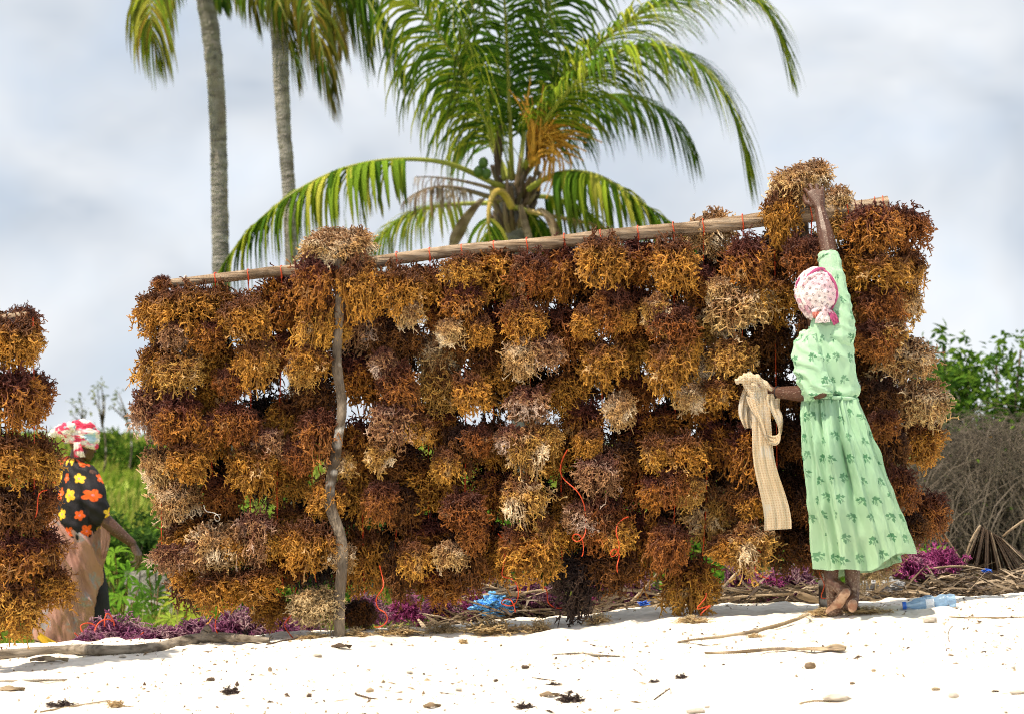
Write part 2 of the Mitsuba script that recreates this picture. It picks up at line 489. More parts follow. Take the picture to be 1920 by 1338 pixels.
# ---------------------------------------------------------------- seaweed
PAL = {  # knot, stalks, tips, bleached tips, how much is bleached
    'g': ((0.055, 0.016, 0.013), (0.20, 0.076, 0.014), (0.62, 0.330, 0.050), (0.72, 0.54, 0.30), 0.14),
    'm': ((0.050, 0.011, 0.015), (0.13, 0.036, 0.015), (0.50, 0.225, 0.032), (0.62, 0.42, 0.19), 0.08),
    'r': ((0.045, 0.012, 0.012), (0.13, 0.040, 0.014), (0.38, 0.145, 0.027), (0.56, 0.38, 0.20), 0.10),
    'c': ((0.060, 0.021, 0.018), (0.21, 0.088, 0.023), (0.62, 0.37, 0.085), (0.80, 0.67, 0.46), 0.52),
    'p': ((0.055, 0.016, 0.018), (0.15, 0.056, 0.032), (0.46, 0.26, 0.12), (0.62, 0.49, 0.40), 0.45),
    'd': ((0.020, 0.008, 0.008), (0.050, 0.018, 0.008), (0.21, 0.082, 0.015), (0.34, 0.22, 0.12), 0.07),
    'w': ((0.11, 0.050, 0.034), (0.34, 0.185, 0.075), (0.62, 0.43, 0.175), (0.80, 0.69, 0.50), 0.60),
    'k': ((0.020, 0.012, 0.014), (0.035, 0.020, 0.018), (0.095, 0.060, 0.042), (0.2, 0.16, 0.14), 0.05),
    'u': ((0.07, 0.015, 0.06), (0.105, 0.022, 0.068), (0.23, 0.060, 0.15), (0.40, 0.28, 0.29), 0.36),
    'x': ((0.09, 0.013, 0.05), (0.21, 0.024, 0.115), (0.33, 0.05, 0.185), (0.44, 0.25, 0.31), 0.28),
    's': ((0.20, 0.13, 0.06), (0.36, 0.25, 0.12), (0.52, 0.39, 0.21), (0.6, 0.5, 0.36), 0.15),
}


def mop(seed, pal, stems=150, kids=6, twigs=3, shape='mop', rad=1.0):
    """One bundle of branching seaweed stalks, about one unit wide and high, tied at the top."""
    r = np.random.default_rng(seed)
    knot, mid, tip, pale, amount = (np.array(x) for x in PAL[pal])
    n = stems
    warm = r.uniform(-1, 1)                       # every bundle has dried a little differently
    mid, tip = mid * (1 + 0.12 * warm), tip * np.array([1 + 0.08 * warm, 1 + 0.16 * warm, 1 + 0.2 * warm])
    phi = r.uniform(0, 2 * np.pi, n)
    ct = r.uniform(-1, 0.92, n)
    st = np.sqrt(np.clip(1 - ct * ct, 0, 1))
    lump = 0.66 + 0.62 * meshkit.noise(np.stack([np.cos(phi) * st * 1.9, np.sin(phi) * st * 1.9, ct * 1.9], -1) + seed * 3.1, seed)
    reach = r.uniform(0.55, 1.0, n) * lump
    if shape == 'mop':
        wide = np.interp(ct, [-1, -0.4, 0.35, 1], [0.42, 0.50, 0.47, 0.26])
        E = np.stack([np.cos(phi) * st * wide * reach, np.sin(phi) * st * wide * reach, -0.04 + ct * 0.46 * reach], -1)
        tail = (r.random(n) < 0.16) & (ct < 0.15)          # some stalks hang far below the rest
        E[tail] *= np.array([0.95, 0.95, 1.0])
        E[tail, 2] -= r.uniform(0.03, 0.18, tail.sum())
        K = np.array([0, 0, 0.30]) + r.normal(0, 0.05, (n, 3))
        side = np.stack([np.cos(phi), np.sin(phi), 0 * phi], -1)
        B = K * 0.6 + E * 0.4 + side * (0.08 + 0.16 * st * reach)[:, None] + np.array([0, 0, 1.0]) * (0.06 + 0.10 * r.random(n))[:, None]
    else:                    # heap: spread over the ground from within
        E = np.stack([np.cos(phi) * st * 0.46 * reach, np.sin(phi) * st * 0.46 * reach, np.abs(ct) * 0.46 * reach], -1)
        K = E * 0.25 + r.normal(0, 0.10, (n, 3)) * np.array([1, 1, 0.4])
        B = (K + E) / 2 + np.array([0, 0, 0.12])
    k = 7
    t = np.linspace(0, 1, k)[None, :, None]
    path = (1 - t) ** 2 * K[:, None] + 2 * t * (1 - t) * B[:, None] + t * t * E[:, None]
    wob = np.cumsum(r.normal(0, 0.022, (n, k, 3)), axis=1)
    path = path + (wob - wob[:, :1]) * np.sin(np.pi * np.clip(t * 0.75, 0, 1)) + r.normal(0, 0.008, (n, k, 3))

    def tint(pts, u):
        """u: 0 knot, 1 tip."""
        w = meshkit.fbm(pts * 2.3 + seed * 1.7, 2, seed + 5)
        if shape == 'mop':
            u = u * (1 - (0.35 if pal in 'wcps' else 0.60) * np.clip((pts[..., 2] - 0.16 + (w - 0.5) * 0.7) / 0.24, 0, 1))
        u = np.clip(u, 0, 1) ** 1.12
        c = np.where(u[..., None] < 0.5, knot + (mid - knot) * (u[..., None] / 0.5), mid + (tip - mid) * ((u[..., None] - 0.5) / 0.5))
        c = c * (0.62 + 0.76 * meshkit.noise(pts * 5 + 3.3, seed))[..., None]
        b = np.clip((w - (0.78 - 0.5 * amount)) * 5, 0, 1) * np.clip((u - 0.35) * 3, 0, 1)
        return c + (pale - c) * b[..., None]

    rr = 0.0146 * rad
    u = np.broadcast_to(t[..., 0], (n, k)) * 0.80
    out = [tubes(path, rr * np.linspace(0.95, 0.78, k)[None], tint(path, u))]
    kids_p, kids_u = [], []
    tan = unit(np.gradient(path, axis=1))
    for _ in range(kids):
        pos = r.uniform(0.30, 1.0, n) ** 0.8
        fi = pos * (k - 1)
        i0 = np.minimum(fi.astype(int), k - 2)
        fr = (fi - i0)[:, None]
        a = np.arange(n)
        base = path[a, i0] * (1 - fr) + path[a, i0 + 1] * fr
        d = unit(tan[a, i0] * 0.22 + unit(r.normal(0, 1, (n, 3))) * 1.0 + unit(base - np.array([0, 0, 0.02])) * 0.55)
        L = r.uniform(0.06, 0.17, n)[:, None]
        curl = r.normal(0, 0.5, (n, 3)) + np.array([0, 0, -0.22])
        p1 = base + d * L * 0.5
        p2 = p1 + unit(d + curl) * L * 0.5
        p3 = p2 + unit(d + curl * 2 + r.normal(0, 0.3, (n, 3))) * L * 0.32
        kids_p.append(np.stack([base, p1, p2, p3], 1))
        kids_u.append(np.stack([pos * 0.8, pos * 0.8 + 0.07, np.minimum(pos * 0.8 + 0.14, 1), np.minimum(pos * 0.8 + 0.2, 1)], 1))
    kp, ku = np.concatenate(kids_p), np.concatenate(kids_u)
    out.append(tubes(kp, rr * np.array([0.86, 0.82, 0.74, 0.50])[None], tint(kp, ku)))
    for _ in range(twigs):
        m = len(kp)
        w = r.integers(1, 3, m)
        a = np.arange(m)
        f_ = r.random((m, 1))
        base = kp[a, w] * (1 - f_) + kp[a, w + 1] * f_
        d = unit(unit(kp[a, w + 1] - kp[a, w]) * 0.45 + unit(r.normal(0, 1, (m, 3))))
        e = base + d * r.uniform(0.028, 0.064, (m, 1))
        tp = np.stack([base, e], 1)
        tu = np.stack([ku[:, 2], np.minimum(ku[:, 3] + 0.05, 1)], 1)
        out.append(tubes(tp, rr * np.array([0.74, 0.58])[None], tint(tp, tu)))
    return join(out)


VAR = {}


def variant(pal, i, **kw):
    k = 'group_%s%d' % (pal, i) + ('_heap' if kw.get('shape') == 'heap' else '')
    if k not in VAR:
        v, f, c = mop(100 * i + sum(map(ord, pal)), pal, **kw)
        scene[k] = {'type': 'shapegroup', 'stalks': mikit.ply((v, f), 'm_seaweed', smooth=True, color=c)}
        VAR[k] = 1
    return k


def hang(name, px, py, Y, w, h, pal, i, label, group, tilt=0.0, kw={}, cat='seaweed bundle', yaw=None, deep=0.95):
    """A bundle seen at that pixel, w by h pixels large."""
    c = P(px, py, Y)
    s = mpp(Y)
    k = key_of(name)
    yaw = random.uniform(0, 360) if yaw is None else yaw
    tr = T().translate(c.tolist()).rotate([0, 1, 0], tilt).scale([w * s, deep * w * s, h * s]).rotate([0, 0, 1], yaw)
    scene[k] = {'type': 'instance', 'group': {'type': 'ref', 'id': variant(pal, i, **kw)}, 'to_world': tr}
    tag(k, label, cat, group)
    return k


ORD = 'zeroth first second third fourth fifth sixth seventh eighth ninth tenth eleventh twelfth thirteenth fourteenth fifteenth sixteenth seventeenth eighteenth nineteenth twentieth twenty-first twenty-second twenty-third twenty-fourth twenty-fifth'.split()
LOOK = {'g': 'golden brown', 'm': 'maroon topped golden', 'r': 'reddish brown', 'c': 'cream tipped golden', 'p': 'pinkish bleached', 'd': 'dark brown', 'k': 'blackish', 'w': 'pale straw coloured'}

RACK_Y = 14.0
BAR_A, BAR_B = P(296, 532, RACK_Y), P(1664, 384, RACK_Y)


def bar_at(px):
    return np.interp(px, [296, 500, 800, 1100, 1400, 1664], [532, 513, 478, 448, 417, 384])


# columns of the big rack: x of the string, then bundles (x, y, width, height, palette)
COLS = [
    (300, [(306, 590, 112, 105, 'g'), (298, 690, 92, 110, 'g'), (290, 782, 84, 100, 'p'), (304, 880, 80, 120, 'w'), (335, 945, 105, 92, 'w'), (354, 1005, 90, 90, 'g'), (362, 1088, 84, 85, 'g')]),
    (348, [(352, 585, 115, 100, 'g'), (346, 706, 90, 95, 'c'), (342, 790, 92, 105, 'm'), (358, 872, 90, 90, 'g'), (410, 1042, 118, 105, 'w'), (408, 1118, 100, 80, 'g')]),
    (404, [(408, 592, 90, 115, 'g'), (404, 684, 78, 90, 'g'), (402, 756, 74, 80, 'g'), (412, 836, 84, 92, 'g'), (419, 932, 92, 88, 'r'), (420, 990, 74, 62, 'd')]),
    (466, [(463, 594, 88, 115, 'g'), (474, 680, 84, 100, 'g'), (452, 800, 84, 88, 'r'), (474, 886, 92, 98, 'g'), (476, 996, 84, 110, 'p'), (478, 1102, 92, 88, 'g')]),
    (528, [(529, 566, 104, 118, 'm'), (526, 664, 84, 90, 'r'), (527, 794, 92, 110, 'g'), (540, 896, 94, 100, 'g'), (538, 982, 84, 95, 'g'), (540, 1062, 92, 105, 'r'), (500, 1140, 84, 70, 'g')]),
    (588, [(590, 606, 88, 130, 'g'), (586, 676, 80, 76, 'g'), (588, 748, 86, 88, 'd'), (596, 815, 88, 100, 'r'), (606, 926, 82, 88, 'g'), (578, 1036, 112, 128, 'g'), (597, 1130, 92, 80, 's')]),
    (682, [(690, 622, 98, 100, 'p'), (684, 722, 108, 122, 'm'), (678, 830, 98, 105, 'm'), (688, 938, 98, 112, 'g'), (692, 1054, 110, 140, 'g'), (668, 1152, 70, 70, 'd')]),
    (744, [(748, 548, 96, 112, 'g'), (748, 650, 88, 95, 'd'), (750, 722, 80, 92, 'r'), (744, 798, 84, 92, 'p'), (738, 868, 92, 90, 'd'), (752, 960, 88, 96, 'd'), (754, 1074, 88, 110, 'd')]),
    (806, [(796, 552, 110, 122, 'g'), (834, 606, 76, 88, 'r'), (828, 668, 88, 95, 'w'), (826, 735, 98, 112, 'c'), (806, 806, 96, 92, 'm'), (810, 908, 116, 100, 'g'), (806, 1012, 100, 118, 'm'), (828, 1108, 118, 95, 'm')]),
    (866, [(868, 502, 72, 66, 'g'), (872, 566, 84, 92, 'm'), (872, 650, 84, 88, 'd'), (880, 746, 80, 92, 'g'), (866, 850, 84, 96, 'd'), (868, 950, 80, 92, 'r'), (872, 1050, 86, 110, 'd')]),
    (926, [(925, 480, 60, 62, 'm'), (930, 530, 116, 108, 'g'), (921, 632, 100, 106, 'm'), (922, 722, 98, 108, 'g'), (926, 832, 90, 106, 'g'), (934, 930, 82, 96, 'm'), (928, 1036, 96, 104, 'g')]),
    (988, [(987, 520, 76, 88, 'r'), (990, 604, 84, 98, 'g'), (982, 684, 76, 100, 'w'), (992, 768, 80, 76, 'p'), (990, 840, 100, 104, 'c'), (986, 940, 98, 104, 'c'), (998, 1052, 108, 116, 'g')]),
    (1058, [(1052, 520, 100, 122, 'm'), (1060, 636, 104, 106, 'r'), (1054, 736, 88, 86, 'g'), (1098, 792, 90, 88, 'm'), (1036, 848, 78, 92, 'g'), (1066, 962, 104, 145, 'g'), (1084, 1112, 84, 125, 'k')]),
    (1126, [(1130, 496, 108, 118, 'g'), (1138, 594, 94, 98, 'r'), (1126, 690, 98, 104, 'g'), (1160, 858, 92, 90, 'd'), (1120, 884, 90, 98, 'p'), (1130, 976, 96, 130, 'r'), (1150, 1078, 100, 96, 'd')]),
    (1196, [(1194, 490, 106, 104, 'm'), (1196, 590, 118, 102, 'r'), (1204, 666, 88, 96, 'g'), (1190, 742, 86, 88, 'r'), (1226, 808, 116, 92, 'm'), (1198, 898, 108, 104, 'r'), (1206, 1018, 98, 130, 'm')]),
    (1262, [(1268, 508, 96, 106, 'g'), (1258, 604, 92, 94, 'r'), (1256, 700, 96, 112, 'g'), (1276, 852, 94, 92, 'g'), (1268, 916, 82, 88, 'r'), (1256, 1030, 84, 110, 'r')]),
    (1318, [(1334, 436, 106, 96, 'w'), (1316, 536, 82, 88, 'm'), (1322, 612, 92, 92, 'c'), (1318, 694, 100, 104, 'w'), (1318, 782, 84, 86, 'm'), (1344, 846, 84, 92, 'm'), (1330, 960, 96, 122, 'c'), (1294, 1104, 100, 116, 'g')]),
    (1392, [(1404, 488, 100, 104, 'm'), (1388, 586, 116, 108, 'w'), (1376, 668, 88, 92, 'c'), (1392, 740, 82, 86, 'd'), (1404, 858, 92, 108, 'm'), (1396, 946, 82, 92, 'd'), (1404, 1026, 90, 96, 'c')]),
    (1452, [(1462, 478, 84, 108, 'd'), (1450, 566, 92, 108, 'g'), (1448, 648, 92, 92, 'd'), (1460, 740, 84, 96, 'd'), (1464, 832, 92, 96, 'd'), (1470, 928, 92, 108, 'd'), (1474, 1026, 92, 104, 'd')]),
    (1520, [(1510, 486, 72, 100, 'r'), (1530, 620, 88, 96, 'd'), (1530, 730, 88, 96, 'd'), (1530, 840, 88, 96, 'd'), (1536, 950, 88, 96, 'd'), (1530, 1030, 80, 80, 'd')]),
    (1588, [(1590, 430, 90, 90, 'c'), (1590, 500, 84, 92, 'g'), (1610, 590, 92, 104, 'g'), (1622, 690, 84, 92, 'd'), (1628, 790, 84, 92, 'd'), (1640, 880, 84, 92, 'd'), (1640, 960, 84, 92, 'd'), (1640, 1058, 76, 92, 's')]),
    (1640, [(1642, 440, 112, 108, 'm'), (1648, 512, 104, 94, 'g'), (1650, 590, 96, 92, 'r'), (1640, 644, 84, 70, 'r'), (1652, 742, 80, 92, 'd'), (1672, 838, 84, 92, 'd'), (1688, 915, 84, 108, 'r'), (1704, 990, 84, 70, 'd')]),
    (1692, [(1690, 444, 92, 92, 'r'), (1698, 500, 80, 96, 'g'), (1692, 578, 88, 98, 'c'), (1690, 672, 112, 116, 'w'), (1722, 768, 116, 112, 'w'), (1732, 846, 104, 92, 'g'), (1738, 960, 84, 96, 'r')]),
]
SEAWEEDS = 'seaweed bundles hanging on the big rack'
HOLES = [(562, 722), (762, 612), (482, 735), (700, 768), (654, 770), (545, 850), (500, 945), (1180, 770), (1076, 870), (1030, 985), (1230, 1105), (1440, 1105), (750, 1110)]
for ci, (sx, bundles) in enumerate(COLS, 1):
    bundles = sorted(bundles, key=lambda b: b[1])
    for bi, (x, y, w, h, pal) in enumerate(bundles, 1):
        Yb = RACK_Y - 0.05 + (0.10 if ci % 2 else -0.07) + random.uniform(-0.03, 0.03)
        if pal in 'd':
            Yb += 0.10
        k1, k2 = random.uniform(0.90, 1.14), random.uniform(0.92, 1.16)
        hang('seaweed_bundle', x + random.uniform(-5, 5), y + random.uniform(-12, 12), Yb, w * 1.03 * k1, h * 1.02 * k2, pal, random.choice({'g': (1, 2, 3, 4), 'm': (1, 2, 3), 'r': (1, 2, 3), 'c': (1, 2), 'w': (1, 2), 'p': (1, 2), 'd': (1, 2)}.get(pal, (1,))),
             '%s bundle, %s from top on big rack\'s %s string from left' % (LOOK.get(pal, 'sandy brown'), ORD[bi], ORD[ci]), SEAWEEDS, random.uniform(-20, 20))
# a second layer on the far side of the same bar
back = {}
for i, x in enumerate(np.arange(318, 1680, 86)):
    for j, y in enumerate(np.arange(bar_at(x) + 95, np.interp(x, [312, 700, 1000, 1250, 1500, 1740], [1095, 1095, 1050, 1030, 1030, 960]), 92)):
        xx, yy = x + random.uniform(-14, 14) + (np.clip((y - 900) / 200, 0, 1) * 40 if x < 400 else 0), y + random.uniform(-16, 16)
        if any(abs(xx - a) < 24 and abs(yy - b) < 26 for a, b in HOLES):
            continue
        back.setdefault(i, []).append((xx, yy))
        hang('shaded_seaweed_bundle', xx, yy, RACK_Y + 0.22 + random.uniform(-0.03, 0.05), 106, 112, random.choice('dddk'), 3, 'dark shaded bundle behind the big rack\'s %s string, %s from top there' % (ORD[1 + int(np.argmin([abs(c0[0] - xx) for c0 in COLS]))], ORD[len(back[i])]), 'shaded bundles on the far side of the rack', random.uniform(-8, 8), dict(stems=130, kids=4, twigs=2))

# smaller tufts that fill the front between the strings
for i in range(len(COLS) - 1):
    xm = (COLS[i][0] + COLS[i + 1][0]) / 2
    if 1440 < xm < 1650:
        continue
    for j in range(3):
        yy = bar_at(xm) + 70 + (j + random.uniform(0.15, 0.85)) * (1085 - bar_at(xm) - 70) / 3
        hang('small_seaweed_tuft', xm + random.uniform(-10, 10), yy, RACK_Y - 0.13, random.uniform(56, 76), random.uniform(60, 84), random.choice('grmcgwp'), random.choice((1, 2)) if True else 1, 'small seaweed tuft between the %s and %s strings of big rack, %s of three' % (ORD[i + 1], ORD[i + 2], ('uppermost', 'middle', 'lowest')[j]), SEAWEEDS, random.uniform(-25, 25), cat='seaweed tuft')

# bundles draped over the tops of the two posts
DR = 'bundles draped over post tops'
for x, y, Yd, w, h, pal, i, tl, lab in (
        (600, 478, 13.86, 92, 92, 'w', 1, 14, 'pale cream seaweed bundle draped over the left side of the left post top'), (660, 472, 13.88, 104, 88, 'w', 2, -12, 'pale cream seaweed bundle draped over the right side of the left post top'),
        (626, 452, 13.98, 84, 56, 'w', 1, 0, 'small pale seaweed tuft crowning the left post'), (588, 536, 13.80, 90, 120, 'm', 2, 6, 'maroon and golden tuft hanging left of the left post top'), (674, 546, 13.80, 92, 140, 'g', 2, -6, 'golden seaweed tuft hanging right of the left post top'),
        (1482, 358, 13.98, 92, 84, 'w', 1, 16, 'light golden bundle on the right post, left of the raised hand'), (1520, 338, 14.08, 96, 74, 'w', 2, -6, 'pale seaweed bundle that the woman holds on top of the right post'), (1500, 336, 13.98, 70, 54, 'w', 1, 4, 'small pale tuft in front of the raised fingers'),
        (1464, 412, 13.94, 78, 128, 'g', 2, 5, 'golden seaweed tuft hanging left of the right post top'), (1572, 384, 14.02, 66, 78, 'w', 1, -14, 'small pale seaweed tuft just right of the raised hand')):
    hang('draped_seaweed', x, y, Yd, w, h, pal, i, lab, DR, tl)
hang('seaweed_tuft', 303, 532, 13.97, 42, 30, 'r', 2, 'small reddish seaweed tuft on the left tip of the long pole', None, 0, cat='seaweed tuft')

# the left rack, of which only the right end is in the picture
LEFT = [(-40, [(-36, 640, 130, 120, 'g'), (-40, 740, 130, 120, 'g'), (-44, 850, 130, 120, 'r'), (-40, 960, 130, 120, 'g'), (-40, 1070, 130, 120, 'g'), (-40, 1160, 130, 110, 'd')]),
        (22, [(18, 648, 118, 116, 'g'), (26, 754, 120, 124, 'm'), (14, 868, 120, 116, 'g'), (20, 962, 112, 112, 'd'), (26, 1052, 118, 112, 'm'), (30, 1142, 100, 116, 'g')]),
        (62, [(46, 612, 70, 72, 'r'), (52, 640, 62, 70, 'g'), (62, 748, 82, 98, 'r'), (72, 868, 92, 108, 'g'), (70, 952, 84, 92, 'r'), (82, 1036, 84, 92, 'm'), (96, 1104, 98, 92, 'g')])]
for ci, (sx, bundles) in enumerate(LEFT, 1):
    for bi, (x, y, w, h, pal) in enumerate(bundles, 1):
        out = x < 0
        hang('seaweed_bundle', x, y, 13.2 + (0.08 if ci % 2 else -0.06), w * 1.06, h * 1.04, pal, 1 + (bi % 2 if pal in 'gmr' else 0),
             '%s bundle, %s from top on %s string of left edge rack' % (LOOK[pal], ORD[bi], ('outer', 'middle', 'inner')[ci - 1]), 'seaweed bundles hanging on the left rack', random.uniform(-8, 8))
BARL = [P(-420, 640, 13.2), P(-150, 615, 13.2), P(52, 594, 13.2)]
add('short_pole', tube1(BARL, [0.034, 0.030, 0.024], 30, 10, 0.10, 5), 'm_pole', smooth=True, label='end of the brown wooden pole that carries the left seaweed rack', cat='pole')
add('short_post', tube1([P(-300, 570, 13.25), P(-305, 900, 13.25), P(-300, 1260, 13.25)], 0.034, 30, 10, 0.12, 6), 'm_post', smooth=True, label='post of the left rack outside the left edge', cat='post')
for ci, (sx, bundles) in enumerate(LEFT[1:], 1):
    add('hanging_string', tube1([P(sx, 596, 13.17), P(sx + 2, 850, 13.2), P(sx, bundles[-1][1], 13.2)], 0.0022, 20, 5), 'm_cord', label='orange string of the left rack, ' + ('farther from' if ci == 1 else 'nearer to') + ' the walking woman', cat='string')

# ---------------------------------------------------------------- rack: pole, posts, strings
pole = [P(x, bar_at(x) + dy, RACK_Y) for x, dy in ((296, 2), (420, 0), (560, -1), (700, 2), (860, -2), (1000, 1), (1150, -1), (1300, 1), (1450, -1), (1560, 1), (1666, 0))]
add('long_pole', tube1(pole, [0.020, 0.024, 0.027, 0.029, 0.030, 0.031, 0.033, 0.034, 0.035, 0.038, 0.043], 140, 14, 0.10, 3), 'm_pole', smooth=True, label='long weathered wooden pole lying across the two posts of the big rack', cat='pole')
lp = [(634, 452), (637, 540), (634, 620), (632, 690), (641, 760), (634, 820), (628, 862), (620, 905), (618, 940), (632, 985), (642, 1030), (639, 1090), (636, 1150), (636, 1215)]
add('crooked_post', tube1([P(x, y, RACK_Y - 0.17) for x, y in lp], [0.020, 0.022, 0.024, 0.022, 0.025, 0.023, 0.022, 0.025, 0.026, 0.029, 0.025, 0.026, 0.027, 0.030], 160, 14, 0.13, 9), 'm_post', smooth=True, label='crooked grey bark post standing in the sand at the left of the big rack', cat='post')
rp = [(1506, 352), (1507, 440), (1512, 600), (1522, 800), (1534, 980), (1541, 1080), (1545, 1165)]
add('straight_post', tube1([P(x, y, RACK_Y + 0.07) for x, y in rp], [0.024, 0.026, 0.026, 0.024, 0.021, 0.020, 0.020], 90, 12, 0.10, 10), 'm_post', smooth=True, label='dark thin post of the big rack behind the woman in the green dress', cat='post')


def loop_of(px, py, Y, r=0.036):
    a = np.linspace(0.2, 2 * np.pi + 0.2, 14)
    c = P(px, py, Y)
    return np.stack([c[0] + 0.004 * np.sin(a * 2), c[1] + r * np.sin(a), c[2] + r * np.cos(a)], -1)


for ci, (sx, bundles) in enumerate(COLS, 1):
    r = np.interp(sx, [296, 700, 1664], [0.026, 0.032, 0.045])
    white = ci == 2
    low = max(b[1] for b in bundles)
    sxb = min(sx, 1655)
    a = tube1(loop_of(sxb, bar_at(sxb), RACK_Y, r), 0.0026, 30, 5)
    b = tube1([P(sxb, bar_at(sxb), RACK_Y) + [0, -r, 0], P(sx + 1, bar_at(sx) + 45, RACK_Y + 0.03), P(sx + random.uniform(-8, 8), (bar_at(sx) + low) / 2, RACK_Y + 0.07 + random.uniform(-0.08, 0.04)), P(sx + random.uniform(-6, 6), low - 40, RACK_Y + 0.05)], 0.0026 if not white else 0.0016, 30, 5)
    add('hanging_string', join([a, b]), 'm_paleline' if white else 'm_cord', label='%s string tied round the long pole, %s from the left of the big rack' % ('thin pale' if white else 'red orange', ORD[ci]), cat='string', group='strings of the big rack')

CORDS = [  # loose ends of cord: pixels, distance
    ([(1064, 842), (1062, 902), (1082, 920), (1096, 950), (1098, 985), (1094, 1006), (1080, 1014), (1073, 1006), (1084, 1001), (1092, 1012), (1094, 1030), (1091, 1042)], 13.80, 'red cord end with a loop hanging in the middle of the rack'),
    ([(1178, 968), (1160, 980), (1156, 1000), (1160, 1030), (1150, 1042), (1145, 1036), (1154, 1028), (1160, 1036), (1158, 1055), (1158, 1072)], 13.80, 'red cord end with a small knot loop hanging under the fifteenth string'),
    ([(934, 1000), (942, 1010), (946, 1030), (944, 1060), (942, 1078), (960, 1085), (972, 1110), (966, 1130), (950, 1134), (940, 1128), (948, 1122), (962, 1130), (966, 1146)], 13.86, 'red cord end curling down above the blue plastic bag'),
    ([(712, 1060), (718, 1085), (716, 1105), (706, 1120), (710, 1140), (722, 1148), (726, 1160), (720, 1170), (702, 1174)], 13.78, 'red cord end curling beside the foot of the crooked post'),
    ([(420, 1122), (414, 1140), (404, 1165), (406, 1182), (414, 1192)], 13.9, 'thin red cord end hanging below the pale left bundles'),
    ([(556, 1100), (552, 1135), (546, 1152), (534, 1170), (545, 1190), (550, 1200)], 13.9, 'thin red cord tangle hanging left of the crooked post'),
    ([(1400, 1034), (1406, 1056), (1414, 1050), (1422, 1030), (1428, 1040), (1416, 1060), (1424, 1076), (1442, 1082)], 13.85, 'dark red cord hanging left of the woman in green'),
    ([(1324, 1112), (1318, 1126), (1308, 1140), (1320, 1138), (1332, 1134), (1318, 1146), (1314, 1152)], 13.80, 'red cord zigzag on the low bundle at the foot of the rack'),
    ([(1020, 1098), (1026, 1112), (1028, 1128), (1036, 1136), (1056, 1138)], 14.0, 'red cord end left of the black bundle'),
    ([(1536, 1070), (1542, 1085), (1545, 1100), (1540, 1118), (1550, 1120)], 13.95, 'red cord beside the thin post at the woman\'s feet'),
    ([(88, 918), (74, 925), (70, 950), (66, 968)], 13.1, 'red knotted cord end on the left rack'),
    ([(382, 946), (388, 958), (404, 962), (412, 972), (408, 976), (402, 968), (414, 964)], 13.82, 'pale pink curl of line on the left side of the big rack'),
]
for pts, Y, lab in CORDS:
    p3 = [P(x, y, Y + 0.02 * math.sin(i * 2.1)) for i, (x, y) in enumerate(pts)]
    add('loose_cord', tube1(p3, 0.0027 if 'pink' not in lab else 0.0022, 90, 6), 'm_cord' if 'pink' not in lab else 'm_paleline', smooth=True, label=lab, cat='cord')
# ---------------------------------------------------------------- people
def hand_parts(wrist, fwd, palm, thumb, curl, k=1.0, spread=0.10, thumb_in=0.6):
    """Solid pieces of a hand: palm, four fingers of unequal length bent towards the palm side, and a thumb from the palm's side."""
    f, n = unit(fwd), unit(palm)
    s = unit(np.asarray(thumb) - f * np.dot(thumb, f))
    n = unit(n - f * np.dot(n, f) - s * np.dot(n, s))
    w = np.asarray(wrist, float)
    parts = []
    kn = []
    for i, (a, b) in enumerate(((0.031, 0.086), (0.011, 0.092), (-0.010, 0.088), (-0.029, 0.079))):
        kn.append(w + s * a * k + f * b * k)
    parts.append(hull((w, 0.024 * k), (kn[0], 0.0125 * k), (kn[3], 0.011 * k), (kn[1], 0.0125 * k), (w + f * 0.04 * k + s * 0.022 * k + n * 0.006, 0.016 * k), (w + f * 0.045 * k - s * 0.022 * k + n * 0.006, 0.014 * k)))
    for i, q in enumerate(kn):
        L = (0.042, 0.047, 0.044, 0.034)[i] * k
        c = curl[i] if np.ndim(curl) else curl
        out = s * (1.5 - i) * spread
        ang, p, r = 0.0, q, 0.0098 * k
        for j, (bend, ln) in enumerate(((1.05, L), (1.35, L * 0.66), (0.9, L * 0.52))):
            ang += bend * c
            e = p + unit(f * math.cos(ang) + n * math.sin(ang) + out * math.cos(ang)) * ln
            parts.append(hull((p, r), (e, r * 0.88)))
            p, r = e, r * 0.88
    b = w + f * 0.026 * k + s * 0.022 * k + n * 0.008 * k
    m = b + unit(f * 0.62 + s * 0.75 + n * 0.25) * 0.040 * k
    e = m + unit(f * 0.85 + s * (0.35 - thumb_in) + n * (0.25 + thumb_in * 0.7)) * 0.034 * k
    t = e + unit(f * 0.8 + s * (0.1 - thumb_in) + n * (0.3 + thumb_in * 0.7)) * 0.026 * k
    parts += [hull((b, 0.0165 * k), (m, 0.0125 * k)), hull((m, 0.0125 * k), (e, 0.0108 * k)), hull((e, 0.0108 * k), (t, 0.0085 * k))]
    return parts


